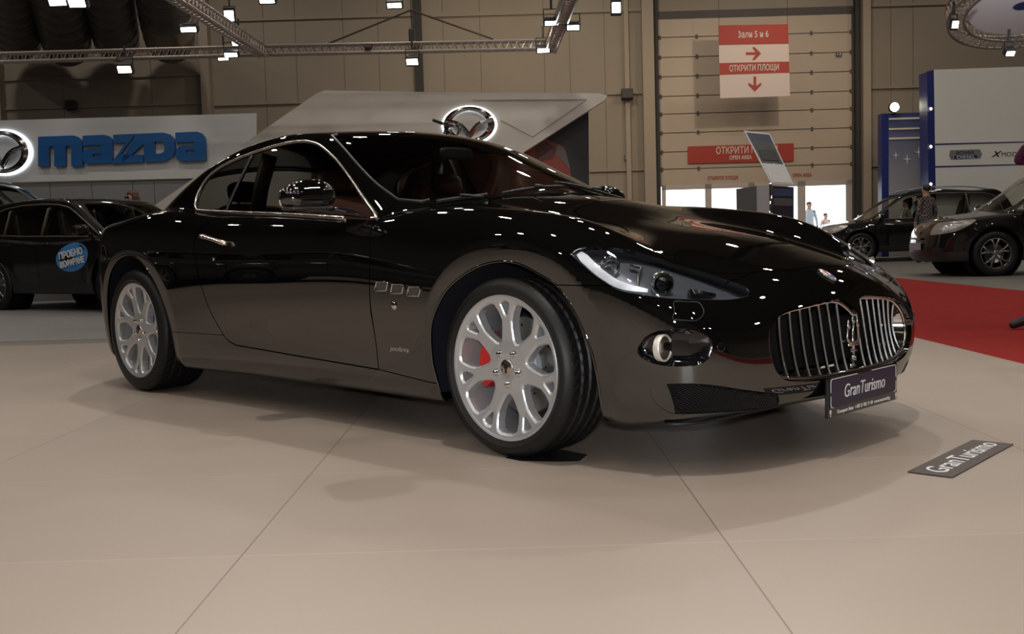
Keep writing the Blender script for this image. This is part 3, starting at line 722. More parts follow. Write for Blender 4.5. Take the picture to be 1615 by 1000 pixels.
both(lambda: MB().lathe([(.017, 0), (.017, .004), (.011, .006), (.0005, .008)], 20, p, n, ex), 'side_marker', M['chrome'])
p, n, ex, ez = side_frame(-.635, .360)
text('coachbuilder_script', 'pininfarina', .030, p + n * .001, ex, ez, M['chrome'], CAR, .002, shear=.5, sx=1.0)
p, n, ex, ez = side_frame(-2.04, .829)
_ang = math.atan2(-.039, .227) - .0; hx = ex * math.cos(_ang) + ez * math.sin(_ang); hz = np.cross(hx, n); hz = hz if hz[2] > 0 else -hz
def handle():
    L = [(-.118, .004), (-.105, .020), (-.08, .026), (-.04, .030), (0, .031), (.04, .030), (.08, .026), (.105, .02), (.118, .004)]
    r = [.013, .020, .018, .014, .013, .014, .018, .020, .013]
    Q = on_side(np.array([(p + hx * a)[[0, 2]] for a, d in L])); return MB().tube([q + n * (d + .003) for q, (a, d) in zip(Q, L)], r, 10, flat=.62)
h = handle().build('door_handle', M['satin_chrome'], doors['right'], True); e = flipy(h); e.parent = doors['left']
def lock():
    q, m_, a, c = side_frame(-2.06, .735); return MB().lathe([(.008, 0), (.008, .003), (.0005, .004)], 14, q, m_, a)
h = lock().build('door_lock', M['satin_chrome'], doors['right'], True); e = flipy(h); e.parent = doors['left']
# --- door mirrors
def mirror_head():
    def wp(x, y, z):
        t = y / .125                       # -1 outer .. 1 inner
        z2 = z * (1 + (.16 * t if z > 0 else .0) - .12 * t * t) + .008 * (1 - t * t); x2 = x * (1.0 - .15 * (z / .07)) - .035 * t * 0
        return (x2 + .02 * (t < 0) * t * -1, y, z2)
    return MB().blob((-1.075, -.985, .998), (.140, .240, .128), (.70, .78), rotm(0, 0, R_(-14)), (36, 22), wp)
def mirror_foot(): return MB().tube(catmull([(-1.06, -.93, .945), (-1.03, -.89, .935), (-.97, -.845, .925), (-.90, -.815, .905)], 5, False), [.022, .024, .026, .028, .03, .032, .034, .034, .034, .03, .028, .026, .022, .018, .012, .008], 10, flat=.55)
for md in ('right', 'left'):
    a = mirror_head().build('door_mirror', bk, None, True); f_ = mirror_foot().build('mirror_foot', M['gloss_black'], None, True)
    gl = MB().blob((-1.128, -.985, .994), (.012, .19, .088), (.5, .5), rotm(0, 0, R_(-14))).build('mirror_glass', M['mirror'], None, True)
    base = MB().blob((-1.075, -.985, .948), (.12, .215, .022), (.5, .6), rotm(0, 0, R_(-14))).build('mirror_skirt', mat('mirror_skirt_grey', (.035, .030, .028), .35), None, True)
    if md == 'left':
        L = []
        for o in (a, f_, gl, base): q = flipy(o); bpy.data.objects.remove(o); L.append(q)
        a, f_, gl, base = L
    a.parent = doors[md]
    # kept one level below the door together with the head
    for o in (f_, gl, base): o.parent = doors[md]
# --- underbody, cabin
MB().box((-1.6, 0, .30), (3.0, 1.18, .24)).build('dark_floor_box', M['dark_cavity'], CAR)  # unseen dark box added to block light below the cabin
MB().box((.35, 0, .5), (.55, .8, .3)).build('gap_blocker', M['dark_cavity'], CAR)  # unseen dark box added to close the nose against see-through gaps
def seat(x, y, rear=False):
    s = MB(); w = .50 if not rear else .52
    s.blob((x, y, .55), (.56, w, .20), (.35, .5)); s.blob((x - .28, y, .76), (.19, w, .56), (.4, .5), rotm(0, R_(-16), 0))
    for q in (-.05, .05): s.tube([(x - .345, y + q, 1.0), (x - .365, y + q, 1.10)], .008, 6)
    s.blob((x - .365, y, 1.105), (.09, .21, .12), (.7, .6), rotm(0, R_(-10), 0)); return s.build('rear_seat' if rear else 'front_seat', M['leather'], CAR, True)
seat(-1.37, -.38); seat(-1.37, .38); seat(-2.30, -.34, True); seat(-2.30, .34, True)
MB().blob((-.82, 0, .80), (.50, 1.30, .20), (.4, .5)).build('dashboard', M['leather_dark'], CAR, True)
MB().tube([(-1.02 + .06 * math.sin(a), .37 + .18 * math.cos(a), .85 + .17 * math.sin(a)) for a in np.linspace(0, 2 * math.pi, 40, endpoint=False)], .015, 8, True).build('steering_wheel', M['leather_dark'], CAR, True)
MB().blob((-1.22, 0, 1.225), (.03, .22, .06), (.5, .5)).build('rear_view_mirror', M['black_plastic'], CAR, True)
both(lambda: MB().tube([(-2.05, -.64, .95), (-2.06, -.60, 1.1), (-2.02, -.565, 1.26)], .045, 8, flat=.4), 'centre_pillar', M['leather_dark'])
MB().box((-3.05, 0, .93), (.7, 1.1, .02)).build('parcel_shelf', M['leather_dark'], CAR)
# --- wheels
def spoke_face():
    n7 = 7; off = R_(38)
    rr = np.linspace(.018, .2665, 66); th = np.linspace(0, 2 * math.pi, 420, endpoint=False)
    V = np.array([(r * math.cos(t), r * math.sin(t)) for r in rr for t in th]); nt = 420
    i = np.arange(66 * nt).reshape(66, nt); j = np.roll(i, -1, 1)
    q = np.stack([i[:-1], i[1:], j[1:], j[:-1]], 2).reshape(-1, 4); T = np.concatenate([q[:, [0, 1, 2]], q[:, [0, 2, 3]]])
    BIG = [(.104, 0), (.110, .010), (.140, .030), (.168, .044), (.198, .046), (.226, .042), (.234, .028), (.236, 0)]
    BIG = np.array(BIG + [(a, -c) for a, c in BIG[::-1][1:-1]]); TRI = np.array([(.196, 0), (.232, .015), (.236, .008), (.237, 0), (.236, -.008), (.232, -.015)])
    sec = 2 * math.pi / n7
    def hole(P):
        r = np.hypot(P[:, 0], P[:, 1]); t = np.arctan2(P[:, 1], P[:, 0]) - off
        a = (t + sec / 2) % sec - sec / 2; d1 = sdpoly(r * np.cos(a), r * np.sin(a), TRI) - .005
        a = t % sec - sec / 2; d2 = sdpoly(r * np.cos(a), r * np.sin(a), BIG) - .006
        return np.minimum(d1, d2)
    def hgt(P):
        r = np.hypot(P[:, 0], P[:, 1]); d = hole(P)
        t = np.arctan2(P[:, 1], P[:, 0]) - off; a = np.abs((t + sec / 2) % sec - sec / 2) * r
        h = np.interp(r, [0, .03, .05, .10, .18, .24, .255, .262, .2665], [-.024, -.022, -.020, -.022, -.018, -.008, -.004, .0, -.004])
        return h - .007 * np.clip(1 - d / .010, 0, 1) ** 2 - .004 * np.clip(1 - np.abs(a - .0) / .010, 0, 1) * (r > .07) * (r < .19) * 0
    _, (V3, T3) = carve((np.c_[V, np.zeros(len(V))], T), lambda A: hole(A[:, :2]))
    h = hgt(V3[:, :2]); e = 1e-3
    gx = (hgt(V3[:, :2] + [e, 0]) - hgt(V3[:, :2] - [e, 0])) / (2 * e); gz = (hgt(V3[:, :2] + [0, e]) - hgt(V3[:, :2] - [0, e])) / (2 * e)
    P = np.stack([V3[:, 0], -h, V3[:, 1]], 1); N = np.stack([-gx, -np.ones(len(P)), -gz], 1); N /= np.linalg.norm(N, axis=1)[:, None]
    X, Q = rim_faces(P, T3, np.tile([0.0, .034, 0], (len(P), 1)), lambda a, b: np.hypot(a[:, 0], a[:, 2]) < .02)
    AV = np.concatenate([P, X]); F_ = [tuple(t) for t in T3] + [tuple(q) for q in Q]
    # orientation check: outward is -y
    t0 = T3[0]; nn = np.cross(P[t0[1]] - P[t0[0]], P[t0[2]] - P[t0[0]])
    if nn[1] > 0: F_ = [f[::-1] for f in F_]
    ln = []
    for f in F_:
        if len(f) == 3: ln += [N[k] for k in f]
        else:
            c = np.cross(AV[f[2]] - AV[f[0]], AV[f[3]] - AV[f[1]]); l = np.linalg.norm(c); ln += [c / l if l > 1e-12 else np.array([0, 0, 1.0])] * 4
    return AV, F_, ln
_sf = spoke_face()
def make_wheel(R, w, rot, caliper_at, red):
    W = empty('wheel', (0, 0, 0)); W.parent = CAR
    # tyre with tread grooves
    prof = [(.262, -.010), (.268, -.001), (.274, .004), (.283, .0085), (.285, .0105), (.287, .0095), (.300, .0085), (R - .020, .002), (R - .010, -.008), (R - .003, -.020)]
    hs = np.linspace(-.026, -(w - .026), 34); pt = [(R - .0006 - .004 * ((h + w / 2) / (w / 2)) ** 4, h) for h in hs]
    prof = prof + pt + [(R - .010, -(w - .010)), (.30, -w), (.27, -w + .004), (.25, -w + .02)]
    n = 300; b = MB(); V = []
    for (r, h) in prof:
        for j in range(n):
            t = 2 * math.pi * j / n; q = r
            if -(w - .024) < h < -.024:
                u = (h + w / 2) / w
                if min(abs(u - k) for k in (-.27, -.09, .09, .27)) < .022: q -= .007
                elif abs(u) > .14 and ((j + int(abs(u) * 34)) % 6) == 0: q -= .005
                elif abs(u) <= .14 and ((j + int(u * 30)) % 10) == 0: q -= .003
            V.append((q * math.cos(t), -h, q * math.sin(t)))
    k = len(prof); b.add(V, [(i * n + j, (i + 1) * n + j, (i + 1) * n + (j + 1) % n, i * n + (j + 1) % n) for i in range(k - 1) for j in range(n)])
    b.build('tyre', M['rubber'], W, 'auto')
    rim = mesh('rim', _sf[0], _sf[1], M['silver'], W, True, _sf[2]); rim.rotation_euler = (0, rot, 0)
    MB().lathe([(.2668, -.003), (.2665, .0005), (.2635, .002), (.258, -.012), (.252, -.03), (.246, -.10), (.243, -(w - .03)), (.26, -(w - .01))], 64).build('rim_barrel', M['silver'], W, True)
    MB().lathe([(.031, -.030), (.031, -.016), (.028, -.0135), (.0005, -.012)], 32).build('hub_cap', M['satin_chrome'], W, True)
    trident((0, .0105, 0), .036, (1, 0, 0), (0, 0, 1), (0, -1, 0)).build('cap_emblem', M['gloss_black'], W, True)
    for i in range(5):
        a = R_(-88 + 72 * i); c = (.061 * math.cos(a), 0, .061 * math.sin(a)); MB().lathe([(.0145, -.024), (.0145, -.0205), (.0125, -.0195), (.0115, -.026), (.0085, -.026), (.0085, -.008), (.006, -.006), (.0005, -.0055)], 18, c).build('lug_bolt', M['chrome'], W, True)
    bv = R_(180 + 8); MB().tube([(.232 * math.cos(bv), .03, .232 * math.sin(bv)), (.20 * math.cos(bv), .012, .20 * math.sin(bv))], .005, 8).build('tyre_valve', M['steel'], W, True)
    MB().lathe([(.085, -.075), (.085, -.100), (.178, -.102), (.180, -.104), (.180, -.130), (.178, -.132), (.09, -.132)], 64).build('brake_disc', M['steel'], W, 'auto')
    MB().lathe([(.0005, -.072), (.088, -.073), (.094, -.08), (.096, -.105)], 40).build('disc_hub', M['grey_metal'], W, True)
    for i in range(12):
        r = (.115, .15)[i % 2]; a = 2 * math.pi * i / 12; MB().cyl((r * math.cos(a), .1000, r * math.sin(a)), (r * math.cos(a), .104, r * math.sin(a)), .0045, n=8).build('disc_hole', M['dark_cavity'], W)
    b = MB(); A = np.linspace(R_(caliper_at - 32), R_(caliper_at + 32), 18)
    V = []
    for a in A:
        for (r, y) in ((.118, .075), (.128, .062), (.188, .060), (.200, .075), (.200, .15), (.118, .15)): V.append((r * math.cos(a), y, r * math.sin(a)))
    b.add(V, [(i * 6 + j, (i + 1) * 6 + j, (i + 1) * 6 + (j + 1) % 6, i * 6 + (j + 1) % 6) for i in range(17) for j in range(6)] + [tuple(range(6)), tuple(102 + j for j in range(6))[::-1]])
    b.build('brake_caliper', red, W, 'auto')
    return W
RF, RR = .3285, .3445
wf = make_wheel(RF, .245, 0, 176, M['red_caliper']); wf.location = (0, -.8998, RF)
wr = make_wheel(RR, .285, R_(-18), 10, M['grey_metal']); wr.location = (-2.942, -.905, RR)
for o, x, y, r in ((wf, 0, .8998, RF), (wr, -2.942, .905, RR)):
    c = copy_tree(o, CAR); c.location = (x, y, r); c.rotation_euler = (0, 0, math.pi)
# ================================================================ the hall
def struct(name, b, m, smooth=False):
    o = b.build(name, m, None, smooth) if isinstance(b, MB) else b
    o['kind'] = 'structure'; return o
HZ = np.array([0, 0, 1.0])
def quad_on(D, pts, depth=.05, toward=True):
    """prism whose front face has its corners at measured points on the hall plane D"""
    P = [rz(u, v, D) for u, v in pts]; return MB().prism(P, hall(D, 0, 0), HR, HZ, HF if toward else -HF, depth)
def hbox(d0, d1, r0, r1, z0, z1, ch=0):
    return ((hall((d0 + d1) / 2, (r0 + r1) / 2, (z0 + z1) / 2)), (abs(r1 - r0), abs(d1 - d0), abs(z1 - z0)), np.stack([HR, HF, HZ], 1), ch)
def HB(*boxes):
    b = MB()
    for q in boxes: b.box(*hbox(*q))
    return b
FLOOR_Z = -.02
# --- floors
def grid_floor_mat(name, base, seam, px, py, ox, oy, rough, w=.004, noise_amt=.12):
    m = bpy.data.materials.new(name); m.use_nodes = True; nt = m.node_tree; b = nt.nodes['Principled BSDF']; L = nt.links
    tc = nt.nodes.new('ShaderNodeTexCoord'); sp = nt.nodes.new('ShaderNodeSeparateXYZ'); L.new(tc.outputs['Object'], sp.inputs[0])
    def line(sock, p, o):
        a = nt.nodes.new('ShaderNodeMath'); a.operation = 'SUBTRACT'; L.new(sock, a.inputs[0]); a.inputs[1].default_value = o
        d = nt.nodes.new('ShaderNodeMath'); d.operation = 'DIVIDE'; L.new(a.outputs[0], d.inputs[0]); d.inputs[1].default_value = p
        pp = nt.nodes.new('ShaderNodeMath'); pp.operation = 'PINGPONG'; L.new(d.outputs[0], pp.inputs[0]); pp.inputs[1].default_value = .5
        c = nt.nodes.new('ShaderNodeMath'); c.operation = 'LESS_THAN'; L.new(pp.outputs[0], c.inputs[0]); c.inputs[1].default_value = w / p / 1.0
        f = nt.nodes.new('ShaderNodeMath'); f.operation = 'FLOOR'; L.new(d.outputs[0], f.inputs[0]); return c.outputs[0], f.outputs[0]
    sx, fx = line(sp.outputs[0], px, ox); sy, fy = line(sp.outputs[1], py, oy)
    wn = nt.nodes.new('ShaderNodeTexWhiteNoise'); wn.noise_dimensions = '2D'; cb = nt.nodes.new('ShaderNodeCombineXYZ'); L.new(fx, cb.inputs[0]); L.new(fy, cb.inputs[1]); L.new(cb.outputs[0], wn.inputs['Vector'])
    mr = nt.nodes.new('ShaderNodeMapRange'); L.new(wn.outputs['Value'], mr.inputs[0]); mr.inputs[3].default_value = 1 - noise_amt; mr.inputs[4].default_value = 1.0
    ns = nt.nodes.new('ShaderNodeTexNoise'); ns.inputs['Scale'].default_value = 2.2; ns.inputs['Detail'].default_value = 5; L.new(tc.outputs['Object'], ns.inputs['Vector'])
    m2 = nt.nodes.new('ShaderNodeMapRange'); L.new(ns.outputs['Fac'], m2.inputs[0]); m2.inputs[3].default_value = .93; m2.inputs[4].default_value = 1.05
    k = nt.nodes.new('ShaderNodeMath'); k.operation = 'MULTIPLY'; L.new(mr.outputs[0], k.inputs[0]); L.new(m2.outputs[0], k.inputs[1])
    vm = nt.nodes.new('ShaderNodeVectorMath'); vm.operation = 'SCALE'; vm.inputs[0].default_value = base; L.new(k.outputs[0], vm.inputs['Scale'])
    def mix(fac, a, col):
        x = nt.nodes.new('ShaderNodeMix'); x.data_type = 'RGBA'; L.new(fac, x.inputs['Factor']); L.new(a, x.inputs['A']); x.inputs['B'].default_value = (*col, 1); return x.outputs['Result']
    c = mix(sy, vm.outputs[0], seam[1]); c = mix(sx, c, seam[0]); L.new(c, b.inputs['Base Color'])
    b.inputs['Roughness'].default_value = rough; b.inputs['Specular IOR Level'].default_value = .45
    return m
def floor_slab(name, r0, r1, d0, d1, ztop, th, m):
    o = mesh(name, *(lambda b: (b.V, b.F))(MB().box(((r0 + r1) / 2, (d0 + d1) / 2, ztop - th / 2), (r1 - r0, d1 - d0, th))), m)
    o.matrix_world = Matrix(((HR[0], HF[0], 0, CAM[0]), (HR[1], HF[1], 0, CAM[1]), (0, 0, 1, 0), (0, 0, 0, 1))); o['kind'] = 'structure'; return o
floor_slab('floor', -22, 22, -16, 29.2, FLOOR_Z, .2, mat('hall_floor_grey', (.17, .155, .14), .45, noise=(3, .25)))
floor_slab('stage_floor', -14, 2.9, -7, 9.0, 0, .0195, grid_floor_mat('beige_tile', (.35, .288, .243), ((.17, .135, .11), (.425, .36, .31)), 1.25, .945, .535, 2.64, .42, .0021))
floor_slab('stand_floor', -14, 1.5, 9.6, 21.0, FLOOR_Z + .004, .0035, mat('pale_stand_floor', (.23, .22, .215), .4, noise=(4, .2)))
# red carpet: its far edge runs at a slant
cp = [rz_ for rz_ in [(2.93, -6.0), (9, -6.0), (9, 9.4)]]
def fl_rd(u, v):
    q = on_floor(u, v, FLOOR_Z) - CAM; return (q.dot(HR), q.dot(HF))
cm = mat('red_carpet', (.27, .022, .02), .95, bump=(600, .6), spec=.1, noise=(8, .35))
pts = [(2.93, -6), (6.2, -6), (6.2, 25), (2.93, 25)]
car_ = MB().prism([(a, b_) for a, b_ in pts], hall(0, 0, FLOOR_Z), HR, HF, HZ, .006).build('carpet', cm)
tag(car_, 'red carpet laid on the floor to the right of the beige stage', 'carpet')
# --- walls and ceiling
D_W = 29.0
wall_m = mat('wall_panel_beige', (.27, .225, .172), .6, noise=(.6, .12)); trim_m = mat('wall_rail', (.27, .225, .17), .6); col_m = mat('column_beige', (.33, .27, .205), .6); dark_m = mat('dark_strip', (.03, .028, .025), .7)
du0, du1 = rz(1040, 200, D_W)[0], rz(1343, 200, D_W)[0]; dz1 = rz(1190, 23, D_W)[1]
struct('wall_back', HB((D_W, D_W + .3, -22, du0 - .12, FLOOR_Z, 14), (D_W, D_W + .3, du1 + .12, 22, FLOOR_Z, 14), (D_W, D_W + .3, du0 - .12, du1 + .12, dz1 + .05, 14)), wall_m)
struct('wall_left', HB((-16, D_W, -22.3, -22, FLOOR_Z, 14)), mat('side_wall_dark', (.06, .05, .042), .7)); struct('wall_right', HB((-16, D_W, 22, 22.3, FLOOR_Z, 14)), wall_m)
struct('wall_front', HB((-16.3, -16, -22, 22, FLOOR_Z, 14)), mat('front_wall_dark', (.035, .032, .03), .7))
struct('ceiling', HB((-16, D_W + .3, -22, 22, 14, 14.2)), mat('dark_ceiling', (.05, .045, .04), .9))
# rails, seams and columns of the back wall
def rail(v, u0, u1, th, nm, d=.06, m=None):
    r0, z = rz(u0, v, D_W); r1, _ = rz(u1, v, D_W); zc = rz(807, v + .0294 * (807 - 807), D_W)[1]
    return struct(nm, HB((D_W - d, D_W, r0, r1, z - th / 2, z + th / 2)), m or trim_m)
for n_, (v, u0, u1, th) in enumerate([(127, 8, 322, .05), (172, 8, 322, .07), (25, 680, 1020, .09), (33, 335, 660, .08), (166, 335, 520, .06), (148, 958, 1030, .07), (270, 930, 1030, .06), (139, 1365, 1462, .07), (10, 1365, 1520, .06), (262, 1365, 1392, .06)]):
    rail(v, u0, u1, th, 'trim_%d' % (n_ + 1))
seams = MB()
for u in (100, 240, 420, 470, 545, 600, 702, 760, 860, 900, 955, 1405, 1440):
    r, z = rz(u, 150, D_W); seams.box(*hbox(D_W - .008, D_W, r - .007, r + .007, 2.2, 11.5))
struct('trim_11', seams, mat('wall_seam', (.16, .135, .105), .7))
for n_, (u0, u1, dp, m) in enumerate([(322, 336, .35, col_m), (655, 668, .12, dark_m), (1012, 1030, .30, col_m), (1356, 1368, .30, col_m), (-6, 8, .35, col_m), (1346, 1352, .2, dark_m), (1031, 1038, .15, dark_m), (985, 992, .12, col_m)]):
    r0, r1 = rz(u0, 130, D_W)[0], rz(u1, 130, D_W)[0]; struct('trim_%d' % (12 + n_), HB((D_W - dp, D_W, r0, r1, FLOOR_Z, 13.9)), m)
# --- sectional door with its glazed bottom section
D_D = D_W - .02
door_m = mat('door_panel', (.45, .365, .28), .55, noise=(.8, .08)); seam_m = mat('door_seam', (.10, .08, .06), .7)
seg_v = [26, 55, 86.5, 117, 148, 176, 206, 236, 263, 289]
ZS_ = [rz(1190, v, D_D)[1] for v in seg_v]
DR_ = empty('sectional_door', hall(D_D, (du0 + du1) / 2, FLOOR_Z)); tag(DR_, 'tall beige sectional gate in the back wall with a glazed bottom row', 'door')
_inv = Matrix.Translation(-DR_.location)
def under(o, root):
    o.parent = root; o.matrix_parent_inverse = Matrix.Translation(-root.location) if root.rotation_euler.z == 0 else root.matrix_basis.inverted(); return o
for i in range(len(ZS_) - 1):
    under(HB((D_D, D_D + .06, du0, du1, ZS_[i + 1] + .012, ZS_[i] - .012)).build('door_section', door_m), DR_)
under(HB((D_D + .03, D_D + .05, du0, du1, ZS_[-1] - .02, ZS_[0])).build('door_backing', seam_m), DR_)
hb = MB()
for i, z in enumerate(ZS_[1:-1]):
    for u in (1042, 1100, 1280, 1342): r = rz(u, 150, D_D)[0]; hb.box(*hbox(D_D - .03, D_D, r - .03, r + .03, z - .05, z + .05))
under(hb.build('door_hinges', seam_m), DR_)
wz1 = ZS_[-1] + .012; wz0 = .55; frm = mat('white_frame', (.48, .42, .37), .5)
mull = [rz(u, 300, D_D)[0] for u in (1044, 1050, 1112, 1122, 1180, 1190, 1258, 1270, 1334, 1343)]
fb = MB()
for a, c in zip(mull[0::2], mull[1::2]): fb.box(*hbox(D_D - .02, D_D + .05, a, c, FLOOR_Z, wz1))
fb.box(*hbox(D_D - .02, D_D + .05, mull[0], mull[-1], wz1 - .13, wz1)); fb.box(*hbox(D_D - .02, D_D + .05, mull[0], mull[-1], FLOOR_Z, wz0))
under(fb.build('window_frame', frm), DR_)
pane_m = glass_mat('door_pane', (.95, .97, .97))
for a, c in zip(mull[1:-1:2], mull[2::2]): under(HB((D_D + .01, D_D + .016, a, c, wz0, wz1 - .13)).build('window_pane', pane_m), DR_)
for n_, q in enumerate([(D_W - .03, D_W + .3, du0 - .16, du0 + .0, FLOOR_Z, dz1 + .1), (D_W - .03, D_W + .3, du1 - .0, du1 + .16, FLOOR_Z, dz1 + .1), (D_W - .03, D_W + .3, du0 - .16, du1 + .16, dz1 - .05, dz1 + .15)]): struct('trim_%d' % (30 + n_), HB(q), mat('gate_frame', (.07, .06, .05), .6))
# yard outside
floor_slab('outside_ground', -12, 24, 29.3, 60, FLOOR_Z - .02, .1, mat('yard_paving', (.55, .53, .5), .8))
# --- signs on the door
red_m = mat('sign_red', (.36, .035, .02), .6); wht_m = mat('sign_white', (.62, .52, .47), .6)
D_S = D_D - .05
o = quad_on(D_S, [(1085, 231), (1252, 226), (1252, 254), (1085, 258)], .02).build('open_area_board', red_m)
tag(o, 'red board with white lettering fixed across the gate above its glazing', 'sign')
def htext(nm, body, u, v, D, h, wpx, m, parent, **k):
    """lettering centred at a measured point; h and width given in photo pixels"""
    p = at(u, v, D - .004); t = text(nm, body, h * D / FPX * 1.0, p, HR, HZ, m, None, .004, **k)
    xs = np.array([Vector(q.co).dot(Vector(HR)) for q in t.data.vertices]); w = xs.max() - xs.min(); s = wpx * D / FPX / w
    c = Vector(p); ax = Vector(HR)
    for q in t.data.vertices: d = q.co - c; q.co = c + d + ax * (d.dot(ax) * (s - 1))
    t.parent = parent
    if parent.type == 'EMPTY': t.matrix_parent_inverse = Matrix.Translation(-parent.location)
    return t
htext('sign_word', 'ОТКРИТИ ПЛОЩИ', 1178, 237, D_S, 15, 96, wht_m, o, bold=.004); htext('sign_word', 'OPEN AREA', 1168, 248.5, D_S, 9, 35, wht_m, o, bold=.004)
htext('door_word', 'ОТКРИТИ ПЛОЩИ', 1140, 281, D_D - .004, 8, 48, red_m, DR_, bold=.002); htext('door_word', 'OPEN AREA', 1265, 276.5, D_D - .004, 8, 30, red_m, DR_, bold=.002)
# --- hanging banner
D_B = 27.6
BN = quad_on(D_B, [(1133, 40), (1243, 38), (1246, 151.5), (1136, 155)], .03).build('direction_banner', wht_m)
tag(BN, 'hanging red and white banner with two arrows high before the gate', 'banner')
def bpoly(nm, pts, m, parent, D, dd=.006): o = quad_on(D - dd, pts, dd * .9).build(nm, m); o.parent = parent; return o
bpoly('red_band', [(1133, 40), (1243, 38), (1244, 69), (1134, 71)], red_m, BN, D_B); bpoly('red_band', [(1134.5, 99.5), (1244.5, 97), (1245, 114.5), (1135, 118)], red_m, BN, D_B)
htext('banner_word', '3али 5 и 6', 1188, 54.5, D_B - .012, 14, 47, wht_m, BN, bold=.004); htext('banner_word', 'ОТКРИТИ ПЛОЩИ', 1189.5, 107.5, D_B - .012, 13, 77, wht_m, BN, bold=.004)
a_ = MB()
def arrow(b, cx, cy, s, ang):
    c, n = math.cos(ang), math.sin(ang)
    T_ = [(-.5, -.09), (.12, -.09), (-.10, -.42), (.08, -.42), (.5, 0), (.08, .42), (-.10, .42), (.12, .09), (-.5, .09)]
    P = [rz(cx + s * (x * c - y * n), cy + s * (x * n + y * c), D_B - .006) for x, y in T_]; b.prism(P, hall(D_B - .006, 0, 0), HR, HZ, HF, .005)
for cx, cy, s, an in ((1188.5, 84.5, 24, 0), (1190.5, 132.5, 24, math.pi / 2)):
    b = MB(); arrow(b, cx, cy, s, an); q = b.build('banner_arrow', red_m); q.parent = BN
for s in (1134, 1242): q = MB().tube([at(s, 39, D_B + .01), at(s, 39, D_B + .01) + HZ * 6.2], .006, 5).build('banner_rope', dark_m); q.parent = BN
# --- the long white fascia on the left with its lettering
D_M = 23.0
fas_m = mat('fascia_white', (.60, .60, .60), .5); grey_m = mat('stand_grey_panel', (.22, .22, .225), .5)
FA = quad_on(D_M, [(-180, 195), (404, 178.5), (404, 279), (-180, 292)], .05).build('fascia_board', fas_m); tag(FA, 'long white fascia board with blue lettering on the left stand', 'sign')
o = MB()
pr = [rz(u, 281, D_M)[0] for u in (-180, 76, 142, 207, 241, 405)]
for a, c in zip(pr[:-1], pr[1:]): o.box(*hbox(D_M + .06, D_M + .12, a + .006, c - .006, FLOOR_Z, rz(150, 286, D_M)[1]))
tag(o.build('stand_wall', grey_m), 'grey panelled stand wall under the white fascia', 'wall panel')
blue_m = mat('letter_blue', (.015, .105, .32), .35)
def letter(name, polys, m, parent, D, dep=.10, holes=()):
    """outline with holes: filled by a curve so that holes stay open"""
    c = bpy.data.curves.new(name, 'CURVE'); c.dimensions = '2D'; c.fill_mode = 'BOTH'; c.extrude = dep / 2
    for P in list(polys) + list(holes):
        Q = [rz(u, v, D) for u, v in P]; sp = c.splines.new('POLY'); sp.points.add(len(Q) - 1); sp.use_cyclic_u = True
        for i, (r, z) in enumerate(Q): sp.points[i].co = (r, z, 0, 1)
    t = bpy.data.objects.new('tmp', c); COL.objects.link(t); dg = bpy.context.evaluated_depsgraph_get(); me = bpy.data.meshes.new_from_object(t.evaluated_get(dg)); bpy.data.objects.remove(t); bpy.data.curves.remove(c)
    o_ = hall(D - dep / 2, 0, 0); me.transform(Matrix(((HR[0], 0, -HF[0], o_[0]), (HR[1], 0, -HF[1], o_[1]), (0, 1, 0, o_[2]), (0, 0, 0, 1))))
    me.materials.clear(); me.materials.append(m); me.name = name; ob = bpy.data.objects.new(name, me); COL.objects.link(ob); ob.parent = parent; return ob
LT = lambda pts: [(x / 3.845, y / 3.845) for x, y in pts]      # outlines read at this magnification
letter('fascia_letter', [LT([(243, 832), (455, 824), (480, 832), (500, 850), (508, 880), (512, 1010), (443, 1010), (443, 897), (432, 886), (415, 887), (408, 897), (408, 1010), (340, 1010), (340, 900), (330, 889), (315, 890), (308, 900), (308, 1010), (243, 1010)])], blue_m, FA, D_M)
letter('fascia_letter', [LT([(512, 826), (640, 820), (670, 828), (688, 848), (692, 880), (692, 988), (535, 996), (516, 980), (508, 955), (512, 930), (525, 912), (545, 905), (620, 902), (620, 882), (512, 886)])], blue_m, FA, D_M, holes=[LT([(573, 937), (622, 934), (622, 948), (573, 951)])])
letter('fascia_letter', [LT([(697, 820), (828, 814), (745, 935), (800, 944), (800, 944), (877, 940), (877, 984), (690, 994), (690, 985), (770, 872), (770, 866), (697, 870)])], blue_m, FA, D_M)
letter('fascia_letter', [LT([(835, 814), (1000, 807), (1040, 818), (1062, 845), (1070, 880), (1068, 925), (1050, 955), (1010, 978), (885, 984), (880, 875), (760, 985), (740, 985)])], blue_m, FA, D_M, holes=[LT([(945, 862), (990, 860), (1005, 870), (1008, 905), (1000, 925), (980, 934), (945, 935)])])
letter('fascia_letter', [LT([(1072, 807), (1200, 801), (1230, 810), (1250, 835), (1254, 870), (1256, 975), (1110, 980), (1085, 970), (1072, 945), (1074, 915), (1090, 893), (1120, 886), (1185, 884), (1185, 862), (1072, 868)])], blue_m, FA, D_M, holes=[LT([(1135, 912), (1187, 910), (1187, 926), (1135, 928)])])
